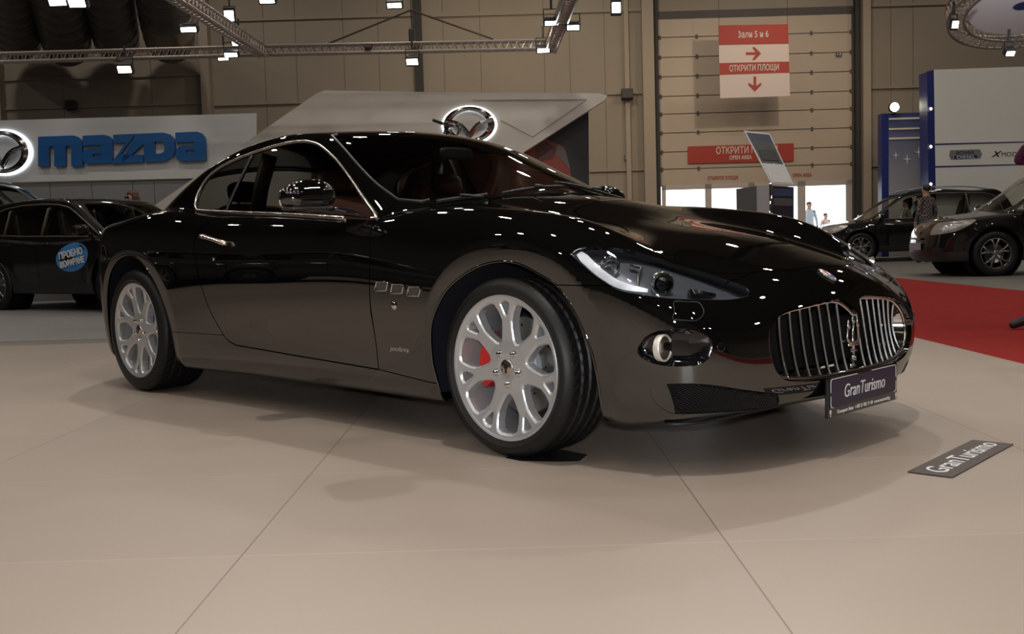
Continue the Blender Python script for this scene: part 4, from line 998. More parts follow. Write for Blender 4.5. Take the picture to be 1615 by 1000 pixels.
# winged ring emblems with a lit halo behind them
halo_m = mat('halo_light', (1, 1, 1), .5, emit=(.80, .92, 1.0), strength=2.0); chrome_b = mat('emblem_chrome', (.62, .60, .60), .12, 1)
def emblem(cx, cy, rx, ry, D, label, parent_D):
    e = empty('winged_ring_emblem', at(cx, cy, D)); tag(e, label, 'emblem'); s = D / FPX
    def g(a, c, dd=0): r, z = rz(cx, cy, D); return hall(D + dd, r + a * rx * s, z + c * ry * s)
    t = np.linspace(0, 2 * math.pi, 48, endpoint=False)
    ring = MB(); V = []
    for a in t:
        ca, sa = math.cos(a), math.sin(a); w = .10 + .05 * max(0, sa) * 0 + .04 * abs(ca)
        for (q, dd) in ((1, .05), (1, -.02), (1 - w, -.05), (1 - 2 * w, -.02), (1 - 2 * w, .05)): V.append(g(ca * q, sa * q, dd))
    ring.add(V, [(i * 5 + j, i * 5 + (j + 1) % 5, ((i + 1) % 48) * 5 + (j + 1) % 5, ((i + 1) % 48) * 5 + j) for i in range(48) for j in range(5)])
    under(ring.build('emblem_ring', chrome_b, None, 'auto'), e)
    for sgn in (-1, 1):
        P = [(0, -.50), (sgn * .10, -.22), (sgn * .30, .08), (sgn * .62, .26), (sgn * .93, .34), (sgn * .88, .10), (sgn * .55, .02), (sgn * .32, -.18), (sgn * .12, -.62), (0, -.80)]
        b = MB(); A = [g(a, c, -.02) for a, c in P]; B = [g(a, c, .05) for a, c in P]; C_ = [g(a, c, -.05) for a, c in catmull([(0, -.62), (sgn * .2, -.22), (sgn * .45, .06), (sgn * .9, .24)], 2, False)]
        n = len(P); b.add(A + B, [tuple(range(n)), tuple(range(2 * n - 1, n - 1, -1))] + [(i, i + n, (i + 1) % n + n, (i + 1) % n) for i in range(n)]); b.tube(C_, .05, 6); under(b.build('emblem_wing', chrome_b), e)
    hal = MB(); V = [g(math.cos(a) * q, math.sin(a) * q, .075) for a in t for q in (1.09, .80)]
    hal.add(V, [(2 * i, 2 * i + 1, (2 * i + 3) % 96, (2 * i + 2) % 96) for i in range(48)]); under(hal.build('halo_light_strip', halo_m), e)
    return e
emblem(4, 240, 41, 33, D_M - .10, 'back-lit winged ring emblem on the fascia left of the blue lettering', D_M)
# --- the big white wedge with the second emblem, poster beside it
D_G = 21.2
wedge_m = mat('wedge_white', (.52, .475, .43), .55)
WG = quad_on(D_G, [(-60, 500), (235, 330), (498, 148), (512, 142.5), (700, 145.5), (945, 147), (957, 150.5), (955, 157), (800, 257), (690, 335), (700, 480)], .35).build('wedge_wall', wedge_m); tag(WG, 'large white wedge-shaped stand wall rising behind the coupe', 'wall panel')
q = MB().tube([at(u, v, D_G - .006) for u, v in ((745, 158), (925, 157), (840, 216), (790, 190))], .008, 4).build('wedge_groove', mat('groove', (.30, .26, .22), .7)); q.parent = WG
emblem(740, 197, 40, 28, D_G - .10, 'back-lit winged ring emblem on the white wedge wall', D_G)
PO = quad_on(D_G + .42, [(780, 225), (928, 160), (930, 420), (780, 420)], .06).build('car_poster', mat('poster_charcoal', (.022, .022, .027), .5)); tag(PO, 'dark poster of a red car beside the white wedge', 'poster')
b = quad_on(D_G + .41, [(815, 258), (835, 232), (862, 220), (890, 232), (898, 262), (905, 300), (820, 300)], .008).build('poster_car', mat('poster_red', (.26, .05, .03), .5)); b.parent = PO
b = quad_on(D_G + .40, [(872, 238), (880, 226), (892, 238), (900, 268), (893, 262), (884, 250)], .008).build('poster_lamp', mat('poster_grey', (.14, .11, .10), .5)); b.parent = PO
b = quad_on(D_G + .40, [(843, 233), (862, 223), (878, 234), (872, 250), (848, 255)], .008).build('poster_glass', mat('poster_dark_red', (.10, .03, .025), .5)); b.parent = PO
# --- the blue and white stand on the right
D_R = 25.6
bw_m = mat('stand_white', (.80, .80, .77), .45); bl_m = mat('stand_blue', (.012, .022, .16), .4); ivory = mat('stripe_ivory', (.75, .70, .62), .5)
RW = quad_on(D_R, [(1473, 110), (1900, 95), (1900, 420), (1478, 425)], .12).build('stand_wall', bw_m); tag(RW, 'tall white stand wall with model names at the right edge', 'wall panel')
b = quad_on(D_R + .01, [(1462, 113), (1473, 110), (1478, 425), (1466, 425)], .5).build('blue_edge', bl_m); b.parent = RW
for v0 in (226.5, 262): bb = quad_on(D_R - .004, [(1475, v0), (1640, v0 - 4), (1640, v0 - 2.5), (1475, v0 + 2.5)], .003).build('blue_line', bl_m); bb.parent = RW
ink = mat('print_black', (.03, .03, .035), .4); sil = mat('print_silver', (.35, .35, .36), .3, .5)
for P, m_, nm in (([(1498, 237), (1545, 235.5), (1549, 243), (1546, 250), (1500, 252), (1497, 246)], sil, 'badge_plate'), ([(1505, 246), (1541, 244.5), (1541, 250), (1506, 251.5)], bl_m, 'badge_band')):
    q = quad_on(D_R - (.004 if m_ is sil else .007), P, .003).build(nm, m_); q.parent = RW
htext('badge_word', 'BOXER', 1522, 241, D_R - .008, 6.5, 28, ink, RW); htext('badge_word', 'DIESEL', 1523.5, 248, D_R - .008, 6, 29, bw_m, RW)
htext('model_word', 'MODE', 1594, 243.5, D_R, 9.5, 29, ink, RW); htext('model_mark', 'X', 1570, 243.5, D_R, 12, 17, ink, RW, shear=.4, bold=.006)
def downlight(u, v, D, rad, label):
    r, z = rz(u, v, D); e = MB().lathe([(rad * 1.3, .0), (rad * 1.3, .05), (rad, .055), (rad, .02)], 16, hall(D, r, z), -HF, HZ).build('downlight', dark_m, None, 'auto'); tag(e, label, 'lamp', 'small lamps down the blue edge')
    q = MB().lathe([(rad, .03), (.0005, .03)], 16, hall(D, r, z), -HF, HZ).build('lamp_lens', warm_glow); q.parent = e
warm_glow = mat('warm_lamp_glow', (1, .9, .7), .5, emit=(1, .82, .5), strength=9)
for v, w_ in ((172, 'uppermost'), (231.5, 'middle'), (290.5, 'lowest')): downlight(1467, v, D_R - .02, .035, '%s of three small warm lamps down the blue edge of the stand' % w_)
BC = empty('blue_pillar', hall(27.2, rz(1430, 300, 27.2)[0], FLOOR_Z)); tag(BC, 'blue and white stand pillar with stars and stripes behind the dark estate cars', 'pillar')
r0, r1 = rz(1391, 300, 27.2)[0], rz(1470, 300, 27.2)[0]; zt = rz(1430, 178, 27.2)[1]; r05 = rz(1402, 300, 27.2)[0]; rr1 = rz(1452, 300, 27.2)[0]
under(HB((27.22, 27.5, r0, r1, FLOOR_Z, zt)).build('pillar_core', bl_m), BC)
gm = bpy.data.materials.new('pillar_print'); gm.use_nodes = True; nt = gm.node_tree; tc = nt.nodes.new('ShaderNodeTexCoord'); sp = nt.nodes.new('ShaderNodeSeparateXYZ'); mr = nt.nodes.new('ShaderNodeMapRange'); cr = nt.nodes.new('ShaderNodeValToRGB')
nt.links.new(tc.outputs['Object'], sp.inputs[0]); nt.links.new(sp.outputs[2], mr.inputs[0]); mr.inputs[1].default_value = .7; mr.inputs[2].default_value = zt; nt.links.new(mr.outputs[0], cr.inputs[0]); nt.links.new(cr.outputs[0], nt.nodes['Principled BSDF'].inputs['Base Color'])
cr.color_ramp.elements[0].color = (.50, .48, .46, 1); cr.color_ramp.elements[1].color = (.022, .04, .16, 1); e_ = cr.color_ramp.elements.new(.45); e_.color = (.27, .28, .34, 1)
under(HB((27.19, 27.22, r05, rr1, FLOOR_Z, zt - .02)).build('printed_panel', gm), BC)
for v in (187, 203, 218): z = rz(1430, v, 27.2)[1]; under(HB((27.17, 27.20, r05, r1 - .03, z - .022, z + .022)).build('white_stripe', ivory), BC)
def star(u, v, s):
    b = MB(); P = []
    for i in range(8): a = math.pi / 4 * i; q = (s if i % 2 == 0 else s * .16); P.append(rz(u + q * math.cos(a), v + q * math.sin(a) * 1.1, 27.18))
    b.prism(P, hall(27.18, 0, 0), HR, HZ, HF, .01); under(b.build('star', ivory), BC)
star(1413, 245, 6); star(1431, 251, 8); star(1449, 240, 8)
DS = HB((26.4, 27.12, r0 - .5, r1 + .1, FLOOR_Z, .04)).build('stand_plinth', ivory); tag(DS, 'low pale plinth at the foot of the blue pillar', 'plinth')
# --- ducts high on the left
duct_m = mat('galvanised_duct', (.13, .13, .135), .3, .35, noise=(2, .3)); shiny_m = mat('bright_duct', (.40, .34, .30), .25, .9)
def duct(A, B, rp, label, bright=False):
    """ribbed tube that comes forward and up from its closed end near the back wall"""
    A, B = at(*A, 28), at(*B, 21); R = rp * 28 / FPX; ax = (B - A) / np.linalg.norm(B - A); L = np.linalg.norm(B - A); n = 28; pr = [(.001, 0), (R * .8, .0), (R, .12)]; q = .12
    while q < L: pr += [(R, q), (R, q + .5), (R * 1.03, q + .53), (R * 1.03, q + .60), (R, q + .63)]; q += .63
    o_ = MB().lathe(pr, n, A, ax, np.cross(ax, HZ)).build('air_duct', duct_m, None, 'auto'); tag(o_, label, 'duct', 'ribbed air ducts under the roof')
    if bright:
        q = MB().lathe([(R * .9, L * .17), (R * 1.05, L * .17), (R * 1.05, L * .30), (R * .9, L * .30)], n, A, ax, np.cross(ax, HZ)).build('duct_sleeve', shiny_m, None, 'auto'); q.parent = o_
    return o_
duct((28, 62), (-20, -140), 36, 'leftmost grey ribbed air duct under the roof'); duct((106, 72), (62, -140), 36, 'second grey ribbed air duct from the left, behind the pair of floodlights')
duct((184, 66), (146, -140), 34, 'third grey ribbed air duct from the left, above the blue lettering'); duct((268, 66), (238, -140), 37, 'rightmost air duct with a bright metal sleeve', True)
# --- trusses
truss_m = mat('truss_aluminium', (.34, .29, .26), .4, .6)
def truss(name, A, B, w, label, up=HZ, nb=None):
    A, B = np.array(A, float), np.array(B, float); L = np.linalg.norm(B - A); d = (B - A) / L; s = np.cross(d, up); s /= np.linalg.norm(s); b = MB(); tb = .024
    C4 = [s * a * w / 2 + up * c * w / 2 for a in (-1, 1) for c in (-1, 1)]
    for c in C4: b.tube([A + c, B + c], tb, 6)
    nb = nb or int(L / (w * .95)); pr = [(0, 1), (2, 3), (0, 2), (1, 3)]
    for i in range(nb):
        p, q, m_ = A + d * L * i / nb, A + d * L * (i + 1) / nb, A + d * L * (i + .5) / nb
        for x, y in pr: b.tube([p + C4[x], m_ + C4[y], q + C4[x]], .011, 4, cap=False)
    o = b.build(name, truss_m); return tag(o, label, 'truss', None)
D_T = 19.5
truss('lighting_truss', at(-120, 95, D_T), at(412, 80, D_T), .15, 'aluminium lattice truss crossing before the ducts at upper left')
truss('lighting_truss', at(412, 80, D_T), at(872, 70.5, D_T), .15, 'aluminium lattice truss hung level in the middle under two rope slings')
def back_truss(u0, v0, u1, v1, label):
    p = at(u1, v1, D_T); z = p[2]; q = ray(u0, v0); t = (z - CAM[2]) / q[2]; truss('lighting_truss', CAM + q * t, p, .17, label)
back_truss(262, -18, 415, 82, 'aluminium truss running forward from the corner left of the middle'); back_truss(905, -22, 868, 76, 'aluminium truss running forward at the right end of the middle one')
SL = empty('truss_hoist', at(649, 55, D_T)); tag(SL, 'black chain hoist with two rope slings over the middle truss', 'hoist')
under(MB().box(at(650, 57, D_T), (.12, .1, .26), np.stack([HR, HF, HZ], 1), .02).build('hoist_motor', M['black_plastic']), SL)
for u, v in ((517, 69), (778, 62)): under(MB().tube([at(648, 16, D_T), at(u, v, D_T)], .018, 6).build('rope_sling', mat('sling', (.05, .03, .02), .8)), SL)
under(MB().tube([at(648, 17, D_T), at(650, 45, D_T)], .012, 6).build('hoist_chain', M['black_plastic']), SL); under(MB().tube([at(648, 14, D_T), at(648, 14, D_T) + HZ * 5], .01, 6).build('hoist_cable', M['black_plastic']), SL)
# --- floodlights (the lit ones of the photograph)
glow = mat('floodlight_glow', (1, 1, 1), .5, emit=(.95, 1, .93), strength=14); glow_w = mat('warm_floodlight_glow', (1, 1, 1), .5, emit=(1, .93, .70), strength=14)
def flood(u, v, D, wpx, hpx, label, warm=False, tilt=35, hang=.28, group='lit floodlights under the roof'):
    D *= 1.25; c = at(u, v, D); w = wpx * D / FPX; h = max(.06, hpx * D / FPX * 1.15); E = empty('floodlight', c + HZ * hang); tag(E, label, 'floodlight', group)
    t = R_(tilt); n = -HF * math.cos(t) - HZ * math.sin(t); upv = HZ * math.cos(t) - HF * math.sin(t); rot = np.stack([HR, -n, upv], 1)
    under(MB().box(c - n * .07, (w * 1.25, .12, h * 1.5 + .03), rot, .02).build('lamp_body', M['black_plastic']), E)
    under(MB().box(c - n * .006, (w, .012, h), rot).build('lamp_glass', glow_w if warm else glow), E)
    under(MB().tube([c - n * .07 + HR * w * .6, c - n * .07 + HR * w * .6 + HZ * hang * .7, c - n * .07 - HR * w * .6 + HZ * hang * .7, c - n * .07 - HR * w * .6], .012, 6).build('lamp_yoke', M['black_plastic']), E)
    under(MB().tube([c - n * .07 + HZ * hang * .7, c - n * .07 + HZ * (hang + .12)], .02, 6).build('lamp_clamp', M['black_plastic']), E)
flood(90, 3, 11.5, 25, 10, 'left one of the pair of large floodlights by the ducts'); flood(121, 5, 11.5, 24, 11, 'right one of the pair of large floodlights by the ducts', True)
flood(361, 25, 17.5, 14, 13, 'square white floodlight beside the left forward truss', tilt=10); flood(297, 47, 13.6, 23, 6, 'floodlight hanging left of the forward truss'); flood(376, 68, 15.2, 19, 7, 'floodlight hung on the truss corner, upper of the cluster'); flood(364, 87, 15.2, 19, 5, 'floodlight hung on the truss corner, middle of the cluster'); flood(352, 92.5, 16.5, 15, 4, 'lowest small lamp of the cluster at the truss corner', True)
flood(196, 110, 15.3, 20, 9, 'floodlight hanging below the truss above the blue lettering', True); flood(421, 1, 14, 22, 7, 'floodlight cut by the top edge left of the middle'); flood(622, 9, 16.5, 21, 6, 'floodlight at the top edge above the hoist'); flood(650, 98, 15.4, 17, 8, 'warm floodlight hanging below the middle truss', True)
flood(870, 37, 13.5, 20, 5, 'left floodlight on the right forward truss'); flood(904, 44, 13.5, 18, 6, 'right floodlight on the right forward truss'); flood(857, 80, 15.3, 18, 5, 'floodlight under the right end of the middle truss'); flood(972, 12, 18.5, 13, 13, 'square white floodlight near the column left of the gate', tilt=10)
SPT = MB().lathe([(.07, -.16), (.13, -.10), (.13, .0), (.115, .0)], 24, at(1411, 169, 27.0), -HF, HZ).build('spot_lamp', dark_m, None, 'auto'); tag(SPT, 'round bright spot lamp on top of the blue pillar', 'lamp')
_q = MB().lathe([(.118, -.01), (.08, .015), (.0005, .025)], 24, at(1411, 169, 27.0), -HF, HZ).build('lamp_lens', glow_w, None, True); _q.parent = SPT; _q = MB().tube([at(1411, 169, 27.1), at(1411, 183, 27.25)], .025, 6).build('lamp_stem', dark_m); _q.parent = SPT
flood(1466, 142, 15.9, 0.1, 0.1, 'x') if False else None
# dark unlit boxes on the wall
for (u, v, w, h, lb) in ((112, 166, 16, 14, 'unlit black floodlight on the wall above the fascia'), (989, 149, 18, 16, 'dark loudspeaker box on the wall left of the gate'), (581, 75, 12, 9, 'small black control box on the middle truss')):
    D = D_T if u == 581 else D_W - .25; s = D / FPX; o = MB().box(at(u, v, D), (w * s, .2, h * s), np.stack([HR, HF, HZ], 1) @ rotm(R_(-15), 0, 0), .02).build('wall_box', mat('box_dark', (.04, .034, .03), .6)); tag(o, lb, 'box')
for (u, v, lb, tx) in ((989, 249, 'small number plate on the wall left of the gate', '10'), (1323, 85, 'small dark number plate on the right of the gate', '12')):
    D = D_W - .06; s = D / FPX; o = MB().box(at(u, v, D), (9 * s, .02, 7 * s), np.stack([HR, HF, HZ], 1)).build('number_sign', mat('sign_dark', (.05, .055, .08), .5)); tag(o, lb, 'sign'); htext('sign_number', tx, u, v, D - .012, 7, 6, ivory, o)
# --- round truss with its white disc at the top right
D_C = 16.5; cc = at(1640, 2, D_C); Rr = 135 * D_C / FPX
tl = R_(17); cu = HR; cv = HF * math.cos(tl) - HZ * math.sin(tl); cn = np.cross(cu, cv)
RT = empty('ring_truss', cc); tag(RT, 'round lattice truss hung flat at the top right corner', 'truss')
def ringp(r, h, n=64): return [cc + r * (math.cos(a) * cu + math.sin(a) * cv) + cn * h for a in np.linspace(0, 2 * math.pi, n, endpoint=False)]
b = MB()
for r, h in ((Rr, -.1), (Rr, .1), (Rr - .25, -.1), (Rr - .25, .1)): b.tube(ringp(r, h), .022, 6, True)
under(b.build('ring_tubes', truss_m, None, True), RT)
b = MB(); n_ = 60
for i in range(n_):
    for (ra, ha, rb, hb_) in ((Rr, -.1, Rr, .1), (Rr, -.1, Rr - .25, -.1), (Rr - .25, -.1, Rr - .25, .1)):
        p = ringp(ra, ha, n_)[i]; q = ringp(rb, hb_, n_ * 2)[(2 * i + 1) % (2 * n_)]; s_ = ringp(ra, ha, n_)[(i + 1) % n_]; b.tube([p, q, s_], .008, 4, cap=False)
under(b.build('ring_lattice', truss_m), RT)
DC = MB().lathe([(.0005, -.02), (Rr - .33, -.02), (Rr - .33, .02), (.0005, .02)], 64, cc, cn, cu).build('hanging_disc', mat('disc_white', (.85, .84, .85), .5)); tag(DC, 'white disc with a blue oval emblem hung inside the round truss', 'sign')
def disc_oval(rx, ry, off, m_, nm):
    c = at(1618, 34, D_C); c = c - cn * ((c - cc).dot(cn)); sg = -1 if (CAM - cc).dot(cn) < 0 else 1
    o = mesh(nm, [c + cn * sg * off + cu * rx * math.cos(a) + cv * ry * math.sin(a) for a in np.linspace(0, 2 * math.pi, 40, endpoint=False)], [tuple(range(40))], m_); o.parent = DC
disc_oval(.16, .14, .024, sil, 'emblem_rim'); disc_oval(.145, .125, .026, bl_m, 'emblem_field')
flood(1507, 39, 12.4, 9, 9, 'spot lamp at the left side of the round truss', tilt=20, hang=.2, group='spot lamps round the ring truss'); flood(1594, 85, 12.4, 12, 6, 'spot lamp below the near rim of the round truss', tilt=40, hang=.2, group='spot lamps round the ring truss'); flood(1572, 0, 13.3, 10, 4, 'lamp above the white disc at the top right', True, tilt=60, hang=.15, group='spot lamps round the ring truss')
spot_light('disc_fill_light', at(1594, 85, 15.5) - HF * 1.2 - HZ * .2, at(1640, 20, 16.5), 60, 90, .9, .05, (.9, .94, 1))  # extra light added in front of the ring lamps to brighten the disc
# --- high-bay lamps of the hall roof (they light the stage and glint in the paint)
def high_bay(d, r, z, watts, i, color):
    c = hall(d, r, z); e = MB().lathe([(.05, .32), (.09, .30), (.24, .06), (.26, .0), (.245, .0), (.2, .06)], 20, c, HZ, HR).build('high_bay_lamp', M['grey_metal'], None, 'auto'); tag(e, 'bell-shaped roof lamp out of the picture above the stage', 'lamp', 'roof lamps')
    l = bpy.data.lights.new('high_bay_lamp_light', 'AREA'); l.shape = 'DISK'; l.size = .40; l.energy = watts; l.color = color
    o = bpy.data.objects.new('high_bay_lamp_light', l); COL.objects.link(o); o.location = Vector(c + HZ * .03)
for i_, (d, r) in enumerate([(d, r) for d in (-11, -5, 1, 7, 13, 19, 25) for r in (-13, -7.8, -2.6, 2.6, 7.8, 13)]):
    high_bay(d, r, 9.6, 74, i_, (1, .895, .77) if (i_ % 3) else (1, .97, .92))
# --- information stand behind the bonnet
D_I = 8.2
IS = empty('information_stand', on_floor(1235, 480) * 0 + hall(D_I, rz(1236, 340, D_I)[0], 0)); tag(IS, 'chrome information stand with a sloping picture sheet behind the bonnet', 'stand')
def isheet(pts, dn, m_, nm, th=.006):
    P = [at(u, v, d) for u, v, d in pts]; n = np.cross(P[1] - P[0], P[3] - P[0]); n /= np.linalg.norm(n); n = n if n.dot(CAM - P[0]) > 0 else -n
    P = [p + n * dn for p in P]; Q = [p - n * th for p in P]; return under(MB().add(P + Q, [(0, 1, 2, 3), (7, 6, 5, 4), (0, 4, 5, 1), (1, 5, 6, 2), (2, 6, 7, 3), (3, 7, 4, 0)]).build(nm, m_), IS)
q0 = [(1173, 206, 8.5), (1214, 210, 8.5), (1252, 291, 8.1), (1216, 289, 8.1)]
def lerp(a, b, t): return tuple(x + (y - x) * t for x, y in zip(a, b))
def strip(t0, t1, i=.06): 
    A, B, C_, D_ = q0; l0, l1, r0_, r1_ = lerp(A, D_, t0), lerp(A, D_, t1), lerp(B, C_, t0), lerp(B, C_, t1); return [lerp(l0, r0_, i), lerp(r0_, l0, i), lerp(r1_, l1, i), lerp(l1, r1_, i)]
isheet(q0, 0, mat('acrylic', (.55, .55, .56), .15), 'sheet_holder')
isheet(strip(.04, .20), .004, mat('sheet_navy', (.03, .035, .065), .4), 'sheet_head', .002); isheet(strip(.20, .62), .004, mat('sheet_photo', (.045, .045, .045), .4, noise=(14, .9)), 'sheet_photo', .002); isheet(strip(.62, .98), .004, mat('sheet_text', (.46, .46, .45), .5, noise=(90, .4)), 'sheet_text', .002)
isheet(strip(.36, .56, .16), .008, mat('sheet_car', (.015, .015, .015), .4), 'sheet_car', .002)
isheet([(1217, 293, 8.1), (1252, 295, 8.1), (1252, 420, 8.1), (1217, 420, 8.1)], 0, mat('poster_black', (.02, .022, .03), .25), 'lower_poster'); isheet([(1219, 297, 8.1), (1250, 298, 8.1), (1250, 310, 8.1), (1219, 309, 8.1)], .004, mat('poster_navy', (.03, .04, .10), .4), 'poster_head', .002)
isheet([(1220, 312, 8.1), (1250, 313, 8.1), (1250, 325, 8.1), (1220, 324, 8.1)], .004, mat('poster_photo', (.07, .07, .075), .35, noise=(40, .8)), 'poster_photo', .002)
rI, _ = rz(1216, 340, 8.1); under(MB().tube([hall(8.1, rI, 0), hall(8.1, rI, rz(1216, 289, 8.1)[1])], .012, 10).build('stand_post', M['chrome'], None, True), IS); under(HB((8.0, 8.35, rI - .05, rI + .25, 0, .015)).build('stand_base', M['grey_metal']), IS)
D_P = 9.6
PD = HB((D_P, D_P + .6, rz(1193, 300, D_P)[0], rz(1216, 300, D_P)[0] + .06, FLOOR_Z, rz(1195, 293, D_P)[1])).build('display_plinth', mat('plinth_grey', (.36, .36, .38), .4)); tag(PD, 'grey box plinth behind the information stand', 'plinth')
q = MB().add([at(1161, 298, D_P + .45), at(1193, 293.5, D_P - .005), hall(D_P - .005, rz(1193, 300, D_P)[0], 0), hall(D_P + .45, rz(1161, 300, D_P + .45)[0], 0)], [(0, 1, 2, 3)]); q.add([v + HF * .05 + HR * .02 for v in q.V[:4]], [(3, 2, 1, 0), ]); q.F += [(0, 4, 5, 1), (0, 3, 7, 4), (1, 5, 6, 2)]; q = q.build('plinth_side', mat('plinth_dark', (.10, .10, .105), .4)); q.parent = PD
# --- lettered strip lying on the stage, rubber pad under the front wheel
FS = [on_floor(u, v, .0015) for u, v in ((1430, 745), (1535, 694), (1597, 702), (1503, 754))]
ex = FS[1] - FS[0]; ex = (FS[1] + FS[2] - FS[0] - FS[3]) / 2; lx = np.linalg.norm(ex); ex /= lx; ey = np.cross(HZ, ex); cx_ = sum(FS) / 4
o = MB().prism([(-lx / 2, -.071), (lx / 2, -.071), (lx / 2, .071), (-lx / 2, .071)], cx_, ex, ey, HZ, .003).build('floor_sign', mat('floor_sign_brown', (.055, .042, .036), .5)); tag(o, 'dark strip with white script lettering lying on the stage floor', 'sign')
t = text('sign_word', 'GranTurismo', .105, cx_ + HZ * .0036, ex, ey, M['white_print'], o, .001, shear=.2, sx=.98)
# ================================================================ the other cars
def suv_body(kind):
    """signed field of a tall estate car, nose along +x, origin on the ground midway between the axles"""
    xs = [-2.35, -2.0, -1.3, 0, 1.3, 1.8, 2.1, 2.4]; wm = [.80, .885, .915, .90, .91, .89, .83, .74]
    zs = [.1, .22, .32, .45, .6, .75, .9, 1.02, 1.15]; ins = np.array([.14, .06, .03, .02, .005, .0, .02, .06, .14])
    Wv = Tab(xs, zs, np.array([w - ins for w in wm]), .04, .04)
    if kind == 'crossover':
        H = Cur([-2.4, -2.0, -1, .6, .9, 1.3, 1.8, 2.1, 2.4], [1.02, 1.08, 1.06, 1.03, 1.05, 1.02, .95, .87, .74])
        Rf = Cur([-2.45, -2.3, -2.1, -1.85, -1.4, -.8, -.2, .25, .65, 1.05, 1.4, 1.7], [.96, 1.09, 1.31, 1.47, 1.56, 1.59, 1.58, 1.52, 1.36, 1.16, .98, .80])
    else:
        H = Cur([-2.4, -2.0, -1, .6, .9, 1.3, 1.8, 2.1, 2.4], [1.0, 1.05, 1.04, 1.02, 1.05, 1.03, .97, .90, .76])
        Rf = Cur([-2.45, -2.32, -2.18, -2.05, -1.6, -.8, -.1, .3, .65, 1.0, 1.35, 1.7], [1.0, 1.22, 1.48, 1.62, 1.68, 1.72, 1.71, 1.63, 1.43, 1.20, 1.0, .80])
    Nf = Cur([.1, .25, .4, .55, .75, .9, 1.05], [2.12, 2.22, 2.27, 2.26, 2.22, 2.15, 2.0]); Gw = Cur([-2.4, -2, -1, 0, .8, 1.2], [.70, .76, .795, .80, .80, .78])
    def Ff(p):
        x, y, z = p[:, 0], np.abs(p[:, 1]), p[:, 2]
        w = Wv(x, z); 
        for cx in (1.325, -1.325):
            r = np.hypot(x - cx, np.maximum(z - .36, 0)); w = w + .014 * sstep(.56, .44, r)
        f = smax(y - w, z - H(x) + .10 * y ** 2 + .0, .08); f = smax(f, (x - (Nf(z) - .22 * y * y)) * .95, .24); f = smax(f, (-2.25 + .16 * y * y - x) * .95, .2); f = smax(f, .24 - z, .04)
        g = smax(y - (Gw(x) - (z - 1.0) * .26), (z - Rf(x + .30 * y * y * sstep(0, .8, x)) + .05 * y * y) * .85, .10)
        g = np.maximum(g, np.maximum(.9 - z, np.maximum(x - 1.7, -2.45 - x))); return smin(f, g, .04)
    return Ff
def mk_grad(Ff):
    def g_(p, e=3e-4):
        g = np.stack([Ff(p + e * np.eye(3)[i]) - Ff(p - e * np.eye(3)[i]) for i in range(3)], 1); return g / (np.linalg.norm(g, axis=1)[:, None] + 1e-12)
    return g_
def cast_any(Ff, o, d, tmax=1.7, n=34):
    ts = np.linspace(.02, tmax, n); lo = np.zeros(len(o)); hi = np.full(len(o), tmax); done = np.zeros(len(o), bool)
    for t in ts[::-1][1:]:
        k = np.where(~done)[0]; f = Ff(o[k] + d[k] * t); ins = f < 0; lo[k[ins]] = t; hi[k[~ins]] = t; done[k[ins]] = True
        if done.all(): break
    for _ in range(16):
        m = (lo + hi) / 2; f = Ff(o + d * m[:, None]); lo = np.where(f < 0, m, lo); hi = np.where(f < 0, hi, m)
    return o + d * ((lo + hi) / 2)[:, None]
def soup_of(Ff, x0, x1, z0, nx, ncap, nv):
    xs = np.linspace(x0, x1, nx); a = np.linspace(0, np.pi / 2, ncap + 1)[1:]; cols = [(x0, -t) for t in a[::-1]] + [(x, 0) for x in xs] + [(x1, t) for t in a]; v = np.linspace(-np.pi / 2, np.pi / 2, nv)
    O = np.array([[c[0], 0, z0] for c in cols]); A = np.array([c[1] for c in cols]); D = np.stack([np.outer(np.sin(A), np.cos(v)), -np.outer(np.cos(A), np.cos(v)), np.outer(np.ones_like(A), np.sin(v))], 2)
    P = cast_any(Ff, np.repeat(O[:, None, :], nv, 1).reshape(-1, 3), D.reshape(-1, 3)); P[np.abs(P[:, 1]) < 1e-5, 1] = 0
    n = len(cols); i = np.arange(n * nv).reshape(n, nv); q = np.stack([i[:-1, :-1], i[1:, :-1], i[1:, 1:], i[:-1, 1:]], 2).reshape(-1, 4); T = np.concatenate([q[:, [0, 1, 2]], q[:, [0, 2, 3]]])
    ar = np.linalg.norm(np.cross(P[T[:, 1]] - P[T[:, 0]], P[T[:, 2]] - P[T[:, 0]]), axis=1); return compact(P, T[ar > 1e-9])
alloy_m = mat('dark_alloy', (.22, .21, .21), .3, .8); M['car_black'] = mat('showroom_black', (.005, .004, .004), .4, 0, 1.0, spec=.1, coat_rough=.02)
lampc = mat('lamp_clear_grey', (.42, .40, .38), .2, .5, .6); pil = mat('pillar_trim', (.10, .075, .06), .3)
